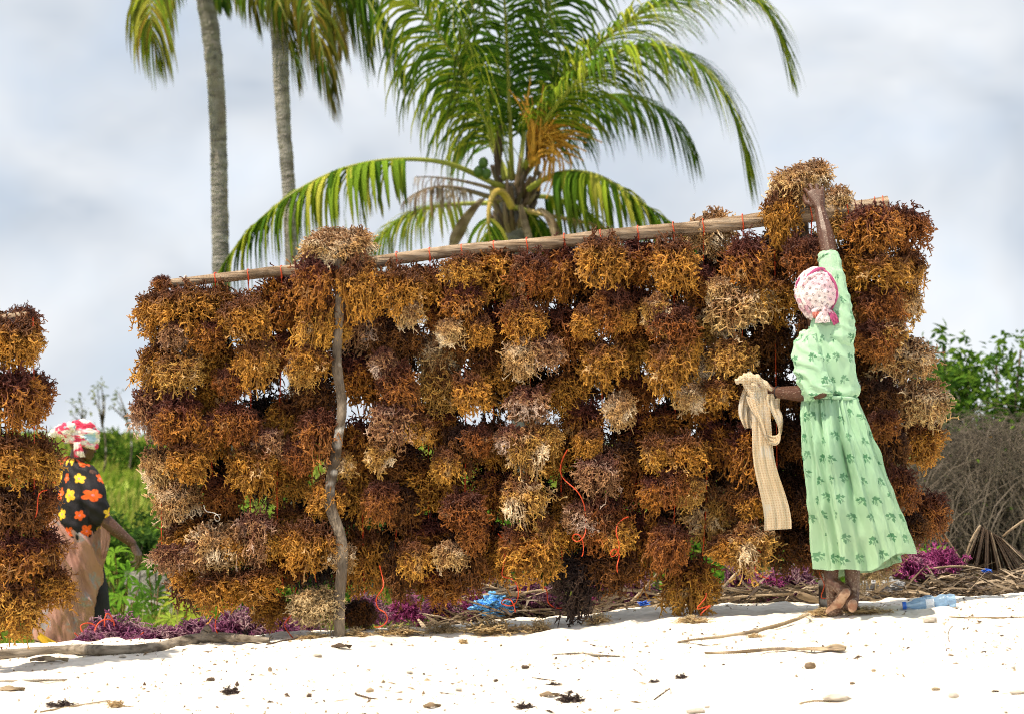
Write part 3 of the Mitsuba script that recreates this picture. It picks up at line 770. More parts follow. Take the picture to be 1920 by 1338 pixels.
def head_parts(c, face, k=1.0, up=(0, 0, 1)):
    f = unit(face)
    u = unit(np.asarray(up) - f * np.dot(up, f))
    s = np.cross(f, u)
    q = lambda a, b, d: np.asarray(c) + (f * a + u * b + s * d) * k
    parts = [hull((q(-0.022, 0.035, 0), 0.078 * k), (q(0.022, 0.030, 0), 0.074 * k)),
             hull((q(0.03, 0.02, 0.02), 0.058 * k), (q(0.03, 0.02, -0.02), 0.058 * k), (q(0.052, -0.075, 0), 0.030 * k), (q(0.0, -0.055, 0.035), 0.03 * k), (q(0.0, -0.055, -0.035), 0.03 * k)),
             hull((q(0.086, 0.012, 0), 0.008 * k), (q(0.101, -0.024, 0), 0.011 * k)),
             hull((q(0.094, -0.027, 0.012), 0.008 * k), (q(0.094, -0.027, -0.012), 0.008 * k), (q(0.080, -0.018, 0), 0.014 * k)),
             hull((q(0.083, -0.050, 0.017), 0.0075 * k), (q(0.083, -0.050, -0.017), 0.0075 * k), (q(0.090, -0.048, 0), 0.007 * k)),
             hull((q(0.080, -0.061, 0.014), 0.0075 * k), (q(0.080, -0.061, -0.014), 0.0075 * k), (q(0.086, -0.061, 0), 0.0075 * k)),
             hull((q(0.082, 0.032, 0.042), 0.009 * k), (q(0.088, 0.034, 0.012), 0.009 * k)), hull((q(0.082, 0.032, -0.042), 0.009 * k), (q(0.088, 0.034, -0.012), 0.009 * k))]
    for d in (1, -1):
        parts.append(hull((q(-0.012, 0.012, d * 0.078), 0.012 * k), (q(-0.020, 0.030, d * 0.084), 0.010 * k), (q(-0.006, -0.018, d * 0.076), 0.008 * k)))
    eyes = [q(0.082, 0.012, d * 0.031) for d in (1, -1)]
    return parts, eyes


def scaled_cyl_uv(v, c, R):
    """Cloth coordinates in metres round an upright axis; the seam lies on the far side (away from the camera)."""
    th = np.arctan2(v[:, 0] - c[0], -(v[:, 1] - c[1]))
    return np.stack([th * R, v[:, 2]], 1)


# ---- woman in the green dress, reaching up with her right arm
YW = 13.56
W = lambda px, py, dy=0.0: P(px, py, YW + dy)
woman = thing('person', 'woman in pale green leaf print dress, seen from behind, reaching up to the rack', 'person')
wr_R, wr_L = W(1537, 392, 0.24), W(1453, 735, 0.10)
body = []
body += chain([W(1573, 622, 0.01), W(1559, 500, 0.10), W(1548, 440, 0.17), wr_R], [0.040, 0.038, 0.0385, 0.0255])                 # raised arm
body += hand_parts(wr_R + np.array([0, 0, 0.005]), W(1526, 352, 0.28) - wr_R, (0.25, 1, 0.05), (-1, 0.1, -0.2), (0.50, 0.42, 0.45, 0.55), 1.0, 0.20, 0.25)
body += chain([W(1512, 642), W(1526, 690, -0.06), W(1538, 731, -0.095), W(1500, 737, -0.01), wr_L], [0.040, 0.041, 0.039, 0.037, 0.0255])       # lowered arm
body += hand_parts(wr_L, W(1418, 737, 0.13) - wr_L, (-0.1, 0.75, -0.5), (0.0, 0.25, 1.0), (0.95, 1.0, 1.0, 1.0), 0.98, 0.05, 0.9)
body += chain([W(1540, 645, 0.02), W(1534, 590, 0.03)], [0.055, 0.052])                                                          # neck
hp, eyes = head_parts(W(1531, 556, 0.035), (-0.18, 1, 0.22), 1.0)
body += hp
body += [hull((W(1528, 652, 0.01), 0.05), (W(1566, 648, 0.01), 0.05), (W(1556, 740, 0.02), 0.05)), hull((W(1548, 740, 0.02), 0.05), (W(1572, 740, 0.02), 0.05), (W(1545, 800, 0.01), 0.075), (W(1580, 800, 0.01), 0.075))]
# legs
body += chain([W(1545, 810), W(1562, 950, 0.06), W(1561, 1000, 0.03), W(1559, 1062, 0.0), W(1558, 1092, -0.01)], [0.085, 0.052, 0.047, 0.035, 0.0315])
body += chain([W(1590, 810), W(1594, 950, 0.06), W(1597, 1010, 0.01), W(1598, 1072, 0.0), W(1599, 1108, 0.0)], [0.085, 0.055, 0.050, 0.036, 0.0315])


def foot(ankle, heel, ballp, toe, side):
    p = [hull((ankle, 0.031), (heel, 0.029)), hull((heel, 0.029), (ballp + side * 0.012, 0.019), (ballp - side * 0.018, 0.019)), hull((ankle, 0.029), (ballp, 0.021))]
    for i, (o, r, l) in enumerate(((-0.030, 0.0125, 1.0), (-0.012, 0.0095, 0.95), (0.002, 0.009, 0.86), (0.014, 0.0085, 0.75), (0.026, 0.0085, 0.62))):
        b = ballp + side * o * 1.05
        p.append(hull((b, r * 1.3), (b + (toe - ballp) * l, r)))
    return p


gl = lambda v, h: np.array([v[0], v[1], float(ground(v[0], v[1])) + h])
bl, br = W(1561, 1146, 0.07), W(1597, 1142, 0.10)
bl, br = gl(bl, 0.020), gl(br, 0.018)
body += foot(W(1558, 1090, -0.01), W(1584, 1107, -0.040), bl, bl + np.array([0.0, 0.055, -0.004]), np.array([-1.0, 0, 0]))
body += foot(W(1599, 1108), W(1598, 1128, -0.035), br, br + np.array([0.01, 0.055, -0.003]), np.array([1.0, 0, 0]))
tm = blend(body, 0.0075, 6)
add('body', (np.array(tm.vertices), np.array(tm.faces)), 'm_skin', woman, smooth=True, label='dark brown skin of arms, legs and neck dusted with sand')
for e in eyes:
    b = trimesh.creation.icosphere(2, 0.0125)
    b.apply_translation(e)
    add('eye', b, 'm_eye', woman, smooth=True)
# paler sole of the lifted left foot: a thin pad that follows the foot's underside
hl, bb = W(1584, 1107, -0.040), bl
ax = unit(bb - hl)
out = unit(np.cross(ax, np.array([1.0, 0, 0])))
out = out if out[1] < 0 else -out
pad = m3.Manifold.batch_hull([ball(hl + out * 0.012 + ax * -0.004, 0.0240), ball(hl + out * 0.010 + ax * 0.04 + np.array([-0.004, 0, 0]), 0.0200), ball(bb + out * 0.008 + np.array([0.020, 0, 0.010]), 0.0150), ball(bb + out * 0.008 + np.array([-0.018, 0, 0.010]), 0.0150)])
tm = blend([pad], 0.007, 6)
add('sole', tm, 'm_sole', woman, smooth=True, label='pale dusty sole of the lifted left foot')
hr = W(1598, 1128, -0.035)
pad = m3.Manifold.batch_hull([ball(hr + np.array([0, -0.010, -0.004]), 0.0235), ball(hr + np.array([0.0, -0.004, -0.026]), 0.0205), ball(br + np.array([0, -0.06, 0.006]), 0.018)])
tm = blend([pad], 0.007, 6)
add('heel', tm, 'm_sole', woman, smooth=True, label='reddish heel of the right foot')
# bracelet
ba = unit(W(1500, 738, 0.02) - wr_L)
e1 = unit(np.cross(ba, [0, 0, 1]))
e2 = np.cross(ba, e1)
an = np.linspace(0, 2 * np.pi, 25)
add('bracelet', tube1(wr_L + ba * 0.014 + 0.0285 * (np.cos(an)[:, None] * e1 + np.sin(an)[:, None] * e2), 0.0032, 40, 6), 'm_bracelet', woman, smooth=True, label='thin dark cord round the left wrist')

# bodice with sleeves
def open_cloth(parts, cuts, edge, rounds=6):
    solid = m3.Manifold.batch_boolean(parts, m3.OpType.Add)
    for base, d, r in cuts:
        solid = solid - hull((base + d * (r + 0.004), r), (base + d * (r + 0.04), r))
    me = solid.refine_to_length(edge).to_mesh()
    tm = trimesh.Trimesh(me.vert_properties[:, :3], me.tri_verts, process=True)
    trimesh.smoothing.filter_taubin(tm, lamb=0.5, nu=0.52, iterations=rounds)
    return tm


def put_cloth(name, tm, m_, parent, c0, R0, **k):
    v = np.array(tm.vertices)
    return add(name, (v, np.array(tm.faces)), m_, parent, smooth=True, uv=scaled_cyl_uv(v, c0, R0), **k)


bp = [hull((W(1522, 640), 0.050), (W(1572, 626), 0.056), (W(1539, 620, 0.01), 0.058), (W(1530, 672, 0.01), 0.080), (W(1570, 668, 0.01), 0.080)),
      hull((W(1530, 672, 0.01), 0.080), (W(1570, 668, 0.01), 0.080), (W(1536, 738, 0.02), 0.078), (W(1578, 738, 0.02), 0.078)),
      hull((W(1537, 612, 0.015), 0.056), (W(1538, 640, 0.01), 0.07))]
tm = open_cloth(bp, [], 0.0075)


def folds_back(v, n):
    q = v - W(1550, 680)
    low = meshkit.fbm(q * np.array([13, 13, 8]) + 3, 3, 1) - 0.5
    warp = meshkit.fbm(q * 8, 2, 4) * 8
    diag = np.maximum(np.sin(q[:, 0] * 62 + q[:, 2] * 42 + warp), -0.3) * 0.0046          # pull lines up to the raised shoulder
    blouse = np.sin(q[:, 2] * 62 - q[:, 0] * 20 + meshkit.fbm(q * 9, 2, 9) * 7) * 0.0040 * np.clip((W(0, 700)[2] - v[:, 2]) * 14, 0, 1)     # cloth bagging above the waist
    spine = -0.010 * np.exp(-((q[:, 0] - 0.012 + q[:, 2] * 0.12) / 0.018) ** 2)
    return low * 0.016 + diag + blouse + spine


dress = put_cloth('dress', wrinkle(tm, folds_back), 'm_bodice', woman, W(1550, 680), 0.135, label='pale green dress printed with darker green leaf sprigs')
dR, dL = unit(W(1548, 440, 0.17) - W(1560, 530, 0.06)), unit(W(1540, 752, -0.10) - W(1520, 670, -0.05))
tm = open_cloth(chain([W(1576, 632, 0.0), W(1577, 602, 0.01), W(1568, 545, 0.05), W(1557, 496, 0.095), W(1553, 472, 0.12)], [0.070, 0.064, 0.056, 0.051, 0.048]), [(W(1554, 484, 0.105), dR, 0.10)], 0.0065)
put_cloth('sleeve', wrinkle(tm, lambda v, n: np.maximum(np.sin(v[:, 2] * 105 + v[:, 0] * 60 + meshkit.fbm(v * 11, 2, 3) * 9), -0.4) * 0.0034 + (meshkit.fbm(v * 16, 3, 8) - 0.5) * 0.010), 'm_bodice', dress, W(1570, 560), 0.06, label='raised right sleeve')
tm = open_cloth(chain([W(1516, 640, -0.01), W(1513, 662, -0.045), W(1521, 698, -0.070), W(1530, 724, -0.085), W(1534, 744, -0.09)], [0.058, 0.072, 0.078, 0.074, 0.070]), [(W(1533, 735, -0.09), dL, 0.16)], 0.0065)


def folds_sleeve(v, n):
    q = v - W(1520, 680)
    wv = meshkit.fbm(q * 10, 2, 3) * 9
    return np.maximum(np.sin(q[:, 2] * 88 + q[:, 0] * 66 + wv), -0.45) * 0.0058 + (meshkit.fbm(q * 17, 3, 8) - 0.5) * 0.012 + np.cos(np.arctan2(n[:, 0], -n[:, 1]) * 14) * 0.003 * np.clip((q[:, 2] - 0.03) * 12, 0, 1)


put_cloth('sleeve', wrinkle(tm, folds_sleeve), 'm_bodice', dress, W(1520, 680, -0.06), 0.075, label='puffed left sleeve ending above the elbow')
# cuff bands and waistband
def band(center, normal, ra, rb, r, n=40, turn=None, flat=1.0):
    nrm = unit(normal)
    e1 = unit(np.cross(nrm, [0, 1, 0])) if turn is None else unit(turn)
    e2 = np.cross(nrm, e1)
    a = np.linspace(0, 2 * np.pi, n)
    pts = np.asarray(center) + ra * np.cos(a)[:, None] * e1 + rb * np.sin(a)[:, None] * e2
    return tube1(pts, r, n * 2, 8)


for c_, d_, r_ in ((W(1553.5, 486, 0.104), dR, 0.047), (W(1532, 731, -0.088), dL, 0.069)):
    v, f = band(c_, d_, r_, r_, 0.0048)
    add('cuff', (v, f), 'm_bodice', dress, smooth=True, uv=scaled_cyl_uv(v, W(1550, 680), 0.135))
v, f = band(W(1556, 746, 0.02), (0.06, 0, 1), 0.126, 0.098, 0.009)
add('waistband', (v, f), 'm_bodice', dress, smooth=True, uv=scaled_cyl_uv(v, W(1550, 680), 0.135))

# skirt
NT, NA = 110, 320
t = np.linspace(0, 1, NT)
Lx = np.interp(t, [0, .04, .12, .25, .45, .65, .85, 1], [1507, 1503, 1502, 1504, 1511, 1520, 1530, 1536])
Rx = np.interp(t, [0, .06, .15, .28, .45, .65, .82, 1], [1607, 1616, 1628, 1643, 1662, 1684, 1702, 1719])
for arr in (Lx, Rx):
    arr[:] = np.convolve(np.pad(arr, 6, mode='edge'), np.ones(13) / 13, 'valid')
cxp, hw = (Lx + Rx) / 2, (Rx - Lx) / 2
py = 748 + t * (1063 - 748)
depth = np.interp(t, [0, .1, .3, .6, 1], [0.100, 0.135, 0.165, 0.19, 0.21])
dyc = np.interp(t, [0, .25, 1], [0.02, -0.01, 0.03])
th = np.linspace(-np.pi, np.pi, NA + 1)          # 0 faces the camera
Tm, TH = np.meshgrid(t, th, indexing='ij')
hwm = (hw * mpp(YW))[:, None]
wob = 0.35 * np.sin(TH * 2 + Tm * 1.5) + 1.6 * (meshkit.fbm(np.stack([np.sin(TH), np.cos(TH), Tm * 0.8], -1) * 1.5, 2, 31) - 0.5)
q3 = np.stack([np.sin(TH) * 2, np.cos(TH) * 2, Tm * 1.2], -1)
ridge = lambda q: 1 - 2 * np.abs(np.sin(q / 2)) ** 0.75
fold = (0.50 * ridge(TH * 6 + wob * 1.5 + Tm * 1.9 + 0.4) + 0.42 * ridge(TH * 11 + 1.7 + Tm * 1.6 + wob * 2) + 0.16 * np.cos(TH * 19 + 2.5 * Tm + wob)) * (0.010 + 0.040 * np.clip(Tm * 1.5, 0, 1)) * (0.45 + 1.1 * meshkit.noise(q3 * 1.3, 71))
fold += 0.0035 * np.cos(TH * 38 + 9 * meshkit.fbm(q3 * 2.2, 2, 4) + Tm * 6)
fold += (meshkit.fbm(q3 * 2.6, 3, 5) - 0.5) * 0.055 * np.clip(Tm * 3, 0, 1)
# a deep fold down the middle of the back, as in the photograph
fold += -0.050 * np.exp(-((TH - 0.06 - 0.02 * np.sin(Tm * 5)) / 0.085) ** 2) * np.clip((Tm - 0.12) * 5, 0, 1) * np.clip((0.80 - Tm) * 3, 0, 1)
fold += 0.016 * np.exp(-((TH + 0.14) / 0.10) ** 2) * np.clip((Tm - 0.1) * 4, 0, 1)
gather = np.cos(TH * 46 + 3 * meshkit.noise(q3 * 4, 7)) * 0.0060 * np.exp(-Tm * 6) + np.cos(TH * 27 + 2 * meshkit.noise(q3 * 3, 8)) * 0.010 * np.exp(-((Tm - 0.12) / 0.12) ** 2)
rad = 1 + (fold + gather) / np.maximum(hwm, 0.1)
ex, ey = np.sin(TH), np.cos(TH)
sq = 0.88
exs, eys = np.sign(ex) * np.abs(ex) ** sq, np.sign(ey) * np.abs(ey) ** sq
Xp = cxp[:, None] + exs * hw[:, None] * rad
Yp = YW + dyc[:, None] - eys * depth[:, None] * rad
hem = (py[:, None] + np.clip(Tm, 0, 1) ** 2 * (np.interp(exs, [-1, -0.6, 0.1, 0.55, 1], [0, 8, 2, -20, -30]) + np.where(ey < 0, 10 * -ey, 0) + 4 * np.sin(TH * 5 + 1)))
d3 = FWD[None, None] + ((Xp - 960) / F)[..., None] * RIGHT + ((669 - hem) / F)[..., None] * UP
V = CAM + d3 * (Yp / d3[..., 1])[..., None]
arc = np.cumsum(np.concatenate([[0], np.full(NA, 2 * np.pi / NA)])) - np.pi
uvs = np.stack([arc[None] * 0.235 + 0 * Tm, V[..., 2]], -1).reshape(-1, 2)
i, j = np.meshgrid(np.arange(NT - 1), np.arange(NA), indexing='ij')
qd = np.stack([i * (NA + 1) + j, i * (NA + 1) + j + 1, (i + 1) * (NA + 1) + j + 1, (i + 1) * (NA + 1) + j], -1).reshape(-1, 4)
skirt = add('skirt', (V.reshape(-1, 3), qd[:, ::-1]), 'm_dress', dress, smooth=True, uv=uvs, label='full green skirt blown to the right by the wind')
hv, hf = tube1(V[-1, ::4] + np.array([0, 0, 0.001]), 0.0028, NA, 5, cap=False)

# headscarf
hc = W(1531, 553, 0.03)
ico = trimesh.creation.icosphere(5, 1.0)
v = np.array(ico.vertices)
v0 = v.copy()
ell = v * np.array([0.098, 0.115, 0.128])
ell[:, 2] = np.where(v[:, 2] < 0, ell[:, 2] * 1.02, ell[:, 2])
wid = np.interp(v[:, 2], [-1, -0.6, 0.1, 1], [0.80, 0.88, 1.0, 1.0])
ell[:, :2] *= wid[:, None]
ell = ell @ rot([0, 1, 0], -0.10).T @ rot([1, 0, 0], 0.12).T
ell += (v0 * ((meshkit.fbm(v0 * 4.2, 3, 3) - 0.5) * 0.022)[:, None])
# wrap folds along the rim
ell += v0 * (np.sin(np.arctan2(v0[:, 2], v0[:, 0]) * 3 + v0[:, 1] * 22) * 0.003 * np.clip((v0[:, 1] + 0.72) * 4, 0, 1))[:, None]
sv = ell + hc
fc = np.array(ico.faces)
keep = ~((v0[fc].mean(1)[:, 1] > 0.62) & (v0[fc].mean(1)[:, 2] < 0.45))        # open at the face
scarf = add('headscarf', (sv, fc[keep]), 'm_scarf_fold', woman, smooth=True, label='pale pink and white headscarf knotted at the nape')
# crown patch with ring dots, slightly proud of the wrap
cp = (v0[:, 1] < -0.30) & (((v0[:, 0] - 0.08) / 0.80) ** 2 + ((v0[:, 2] - 0.14) / 0.72) ** 2 < 1)
ck = cp[fc].all(1)
pv = hc + (ell) * 1.035
used = np.unique(fc[ck])
remap = -np.ones(len(v0), int)
remap[used] = np.arange(len(used))
add('crown_panel', (pv[used], remap[fc[ck]]), 'm_scarf', scarf, smooth=True, uv=ell[used][:, [0, 2]], label='white crown of the headscarf printed with small dark rings')


def on_head(a, b, lift=1.05):
    """Point on the back of the headscarf, a to the right and b up, both from -1 to 1."""
    y = -math.sqrt(max(0.05, 1 - min(0.95, a * a + b * b)))
    w = np.interp(b, [-1, -0.6, 0.1, 1], [0.80, 0.88, 1.0, 1.0])
    p = np.array([a * 0.098 * w, y * 0.115 * w, b * 0.128])
    p = rot([1, 0, 0], 0.12) @ (rot([0, 1, 0], -0.10) @ p)
    return hc + p * lift


for pts, r, mt in (([(-0.62, 0.42), (-0.3, 0.72), (0.1, 0.88), (0.45, 0.86)], [0.004, 0.009, 0.010, 0.005], 'm_magenta'),
                   ([(0.30, 0.90), (0.62, 0.62), (0.84, 0.15), (0.80, -0.25), (0.58, -0.55)], [0.004, 0.0075, 0.008, 0.007, 0.003], 'm_magenta'),
                   ([(-0.92, 0.30), (-0.86, 0.45), (-0.7, 0.66)], [0.003, 0.007, 0.004], 'm_magenta'),
                   ([(-0.80, 0.2), (-0.66, -0.25), (-0.40, -0.60), (-0.15, -0.72)], [0.006, 0.010, 0.010, 0.006], 'm_scarf_fold'),
                   ([(-0.90, 0.0), (-0.78, -0.4), (-0.52, -0.72), (-0.25, -0.86)], [0.005, 0.010, 0.010, 0.006], 'm_scarf_fold'),
                   ([(-0.66, 0.38), (-0.36, 0.62), (0.0, 0.74), (0.34, 0.70)], [0.005, 0.010, 0.010, 0.004], 'm_scarf_fold'),
                   ([(0.92, 0.05), (0.86, -0.3), (0.70, -0.58)], [0.005, 0.011, 0.006], 'm_scarf_fold')):
    add('fold', tube1([on_head(a, b) for a, b in pts], r, 30, 10, 0.06, 2), mt, scarf, smooth=True)
kc = on_head(0.16, -0.46, 1.08)
kp = [hull((kc, 0.016), (kc + [0.012, -0.006, 0.010], 0.013)), hull((kc + [-0.02, -0.004, 0.006], 0.011), (kc + [-0.043, 0.0, -0.010], 0.013)), hull((kc + [0.018, 0, -0.006], 0.010), (kc + [0.040, 0.006, -0.018], 0.012)),
      hull((kc + [0.002, -0.010, 0.018], 0.009), (kc + [0.012, -0.006, 0.040], 0.008)), hull((kc + [0.006, -0.012, -0.006], 0.014), (kc + [0.008, -0.012, -0.022], 0.011))]
tm = wrinkle(blend(kp, 0.005, 3), lambda v, n: np.sin(v[:, 0] * 420 + v[:, 2] * 200) * 0.0013)
add('knot', tm, 'm_scarf_fold', scarf, smooth=True)


def flap(pts, widths, side, n=22, m=9, amp=0.004, uvscale=1.0, seed=0, thick=0.0015):
    """A strip of cloth with ripples, given its middle line, width and side direction; two-sided shell."""
    c = spline(pts, n)
    w = np.interp(np.linspace(0, 1, n), np.linspace(0, 1, len(widths)), widths)
    sd = np.asarray(side, float)
    sd = unit(np.stack([np.interp(np.linspace(0, 1, n), np.linspace(0, 1, len(sd)), sd[:, a]) for a in range(3)], 1)) if sd.ndim == 2 else np.repeat(unit(sd)[None], n, 0)
    t_ = unit(np.gradient(c, axis=0))
    nn = unit(np.cross(t_, sd))
    b = np.linspace(-0.5, 0.5, m)
    v = c[:, None] + sd[:, None] * (w[:, None] * b[None])[..., None]
    rip = amp * (np.sin(b[None] * 17 + np.linspace(0, 5, n)[:, None] + seed) + 0.8 * np.sin(b[None] * 31 - np.linspace(0, 8, n)[:, None]))
    v = v + nn[:, None] * rip[..., None]
    L = np.concatenate([[0], np.cumsum(np.linalg.norm(np.diff(c, axis=0), axis=1))])
    uv = np.stack([w[:, None] * b[None], np.repeat(-L[:, None], m, 1)], -1)
    i, j = np.meshgrid(np.arange(n - 1), np.arange(m - 1), indexing='ij')
    q = np.stack([i * m + j, i * m + j + 1, (i + 1) * m + j + 1, (i + 1) * m + j], -1).reshape(-1, 4)
    A = v.reshape(-1, 3)
    Bk = A + np.repeat(nn, m, 0) * thick
    q2 = q[:, ::-1] + len(A)
    edge = []
    for k in range(n - 1):
        for jj in (0, m - 1):
            a0, a1 = k * m + jj, (k + 1) * m + jj
            edge.append([a0, a1, a1 + len(A), a0 + len(A)])
    for jj in range(m - 1):
        for k in (0, n - 1):
            a0, a1 = k * m + jj, k * m + jj + 1
            edge.append([a0, a1, a1 + len(A), a0 + len(A)])
    return np.vstack([A, Bk]), np.vstack([q, q2, np.array(edge)]), np.vstack([uv.reshape(-1, 2)] * 2)


v, f, uv = flap([kc + [0.0, -0.012, -0.012], kc + [-0.004, -0.016, -0.035], kc + [-0.006, -0.010, -0.062]], [0.030, 0.062, 0.070], (1, 0, 0.05), amp=0.002)
add('tail', (v, f), 'm_scarf', scarf, smooth=False, uv=uv)
v, f, uv = flap([kc + [0.03, -0.004, -0.012], kc + [0.046, -0.006, -0.035], kc + [0.058, 0.0, -0.068]], [0.022, 0.036, 0.030], (0.8, 0.1, 0.5), amp=0.003)
add('tail', (v, f), 'm_magenta', scarf, smooth=False, uv=uv, label='dark pink tail of the headscarf')
v, f, uv = flap([kc + [-0.03, -0.006, -0.006], kc + [-0.036, -0.010, -0.026], kc + [-0.03, -0.006, -0.044]], [0.022, 0.034, 0.030], (1, 0, -0.3), amp=0.003)
add('tail', (v, f), 'm_coral', scarf, smooth=False, uv=uv)

# cloth in her left hand: a bunch over the fist, a loop and a long hanging end
cloth = thing('cloth', 'cream checked cloth hanging from the left hand of the woman in green', 'cloth')
CY = YW + 0.10
C_ = lambda px, py, dy=0.0: P(px, py, CY + dy)
s_ = mpp(CY)
v, f, uv = flap([C_(1420, 726, -0.02), C_(1428, 800, -0.03), C_(1434, 870, -0.02), C_(1450, 930, -0.01), C_(1458, 992, 0.0)], [34 * s_, 36 * s_, 40 * s_, 47 * s_, 52 * s_], (1, 0.05, 0.06), 90, 22, 0.0016)
add('long_end', (v, f), 'm_gingham', cloth, smooth=True, uv=uv, label='long flat end of the cloth hanging almost to knee height')
v, f, uv = flap([C_(1452, 738, -0.02), C_(1458, 780, -0.04), C_(1464, 806, -0.045), C_(1456, 824, -0.04), C_(1442, 822, -0.05), C_(1430, 800, -0.06), C_(1416, 770, -0.055), C_(1408, 745, -0.05)], [30 * s_, 28 * s_, 22 * s_, 22 * s_, 26 * s_, 26 * s_, 22 * s_, 20 * s_], [(1, 0.3, 0), (0.8, 0.6, -0.1), (0.6, 0.6, 0.5), (0.1, 0.7, 0.8), (-0.2, 0.7, 0.8), (-0.3, 0.6, 0.6), (-0.5, 0.6, 0.4), (-0.6, 0.5, 0.3)], 110, 16, 0.0035, seed=2)
add('loop', (v, f), 'm_gingham', cloth, smooth=True, uv=uv, label='loose loop of the cloth below the fist')
v, f, uv = flap([C_(1404, 722, 0.03), C_(1398, 760, 0.02), C_(1400, 786, 0.02), C_(1404, 802, 0.02)], [18 * s_, 26 * s_, 27 * s_, 20 * s_], (1, 0.35, 0), 40, 14, 0.005, seed=4)
add('short_end', (v, f), 'm_gingham', cloth, smooth=True, uv=uv, label='short crumpled end of the cloth')
bunch = [hull((C_(1384, 714, -0.01), 0.016), (C_(1402, 706, -0.02), 0.022)), hull((C_(1402, 706, -0.02), 0.022), (C_(1420, 710, -0.03), 0.022)), hull((C_(1420, 710, -0.03), 0.020), (C_(1444, 728, -0.03), 0.012)), hull((C_(1400, 716, 0.0), 0.020), (C_(1414, 738, -0.01), 0.022)), hull((C_(1414, 722, -0.03), 0.018), (C_(1428, 748, 0.0), 0.02))]
tm = wrinkle(blend(bunch, 0.006, 5), lambda v, n: np.sin(v[:, 0] * 230 + v[:, 2] * 120 + meshkit.fbm(v * 18, 2, 3) * 6) * 0.0036 + (meshkit.fbm(v * 40, 3, 1) - 0.5) * 0.008)
bv = np.array(tm.vertices)
add('bunch', (bv, np.array(tm.faces)), 'm_gingham', cloth, smooth=True, uv=bv[:, [0, 2]], label='bunched part of the cloth over the fist')

# ---- woman walking on the left
YB = 20.6
B_ = lambda px, py, dy=0.0: P(px, py, YB + dy)
walker = thing('person', 'woman in black flowered blouse and pink wrap skirt walking behind the left rack', 'person')
body = []
hp, eyes = head_parts(B_(154, 836, 0.02), (0.80, 0.60, -0.10), 1.02)
body += hp
body += chain([B_(140, 880, 0.03), B_(148, 846, 0.02)], [0.060, 0.056])
body += chain([B_(168, 892, -0.13), B_(184, 962, -0.16), B_(214, 990, -0.16), B_(248, 1018, -0.14)], [0.058, 0.052, 0.047, 0.030])
wr = B_(248, 1018, -0.14)
body += hand_parts(wr, B_(266, 1052, -0.12) - wr, (-0.75, 0.3, -0.4), (0.3, 0.9, 0.1), (0.35, 0.42, 0.5, 0.6), 1.06, 0.06, 0.3)
body += chain([B_(102, 895, 0.17), B_(90, 965, 0.22), B_(110, 1030, 0.30)], [0.056, 0.048, 0.032])
wl = B_(110, 1030, 0.30)
body += hand_parts(wl, (0.25, 0.05, -1), (0.6, -0.7, 0), (0.7, 0.5, 0), 0.4, 1.0, 0.06, 0.3)
body += [hull((B_(125, 895, 0.06), 0.06), (B_(146, 895, 0.02), 0.06), (B_(132, 975, 0.03), 0.09), (B_(140, 1000, 0.03), 0.09))]
body += chain([B_(124, 1010, 0.05), B_(118, 1110, 0.08), B_(88, 1190, 0.10)], [0.08, 0.065, 0.040])
body += chain([B_(150, 1010, 0.02), B_(184, 1110, 0.03), B_(188, 1200, 0.02)], [0.07, 0.055, 0.036])
fr, fl = B_(80, 1207, 0.10), B_(196, 1214, 0.0)
body += [hull((B_(88, 1190, 0.10), 0.036), (B_(72, 1203, 0.10), 0.030)), hull((B_(72, 1203, 0.10), 0.030), (B_(100, 1222, 0.08), 0.024)), hull((B_(88, 1195, 0.10), 0.03), (B_(108, 1224, 0.08), 0.020)),
         hull((B_(192, 1200), 0.036), (B_(188, 1216), 0.030)), hull((B_(188, 1216), 0.03), (B_(238, 1219), 0.02))]
tm = blend(body, 0.010, 6)
add('body', (np.array(tm.vertices), np.array(tm.faces)), 'm_skin', walker, smooth=True, label='dark brown skin of arms, face and foot')
for e in eyes:
    b = trimesh.creation.icosphere(1, 0.0125)
    b.apply_translation(e)
    add('eye', b, 'm_eye', walker, smooth=True)
bp = [hull((B_(106, 885, 0.14), 0.085), (B_(160, 892, -0.08), 0.090), (B_(128, 872, 0.03), 0.07), (B_(118, 935, 0.10), 0.14), (B_(152, 935, -0.06), 0.14)),
      hull((B_(118, 935, 0.10), 0.145), (B_(152, 935, -0.06), 0.14), (B_(118, 978, 0.08), 0.155), (B_(150, 985, -0.05), 0.145))]
bp += chain([B_(164, 892, -0.10), B_(174, 925, -0.15), B_(182, 952, -0.165), B_(186, 963, -0.165)], [0.090, 0.090, 0.084, 0.076])
bp += chain([B_(98, 892, 0.16), B_(90, 930, 0.20), B_(88, 985, 0.24)], [0.095, 0.092, 0.085])
bp.append(hull((B_(96, 890, 0.12), 0.09), (B_(130, 874, 0.03), 0.068), (B_(100, 960, 0.12), 0.13)))
tm = blend(bp, 0.013, 6)
tm = wrinkle(tm, lambda v, n: (meshkit.fbm(v * np.array([9, 9, 6]), 3, 2) - 0.5) * 0.03 + np.sin(v[:, 2] * 60 + v[:, 0] * 45 + meshkit.fbm(v * 6, 2, 5) * 8) * 0.004)
bv = np.array(tm.vertices)
add('blouse', (bv, np.array(tm.faces)), 'm_blouse', walker, smooth=True, uv=scaled_cyl_uv(bv, B_(138, 930), 0.20), label='black blouse printed with orange and yellow flowers')

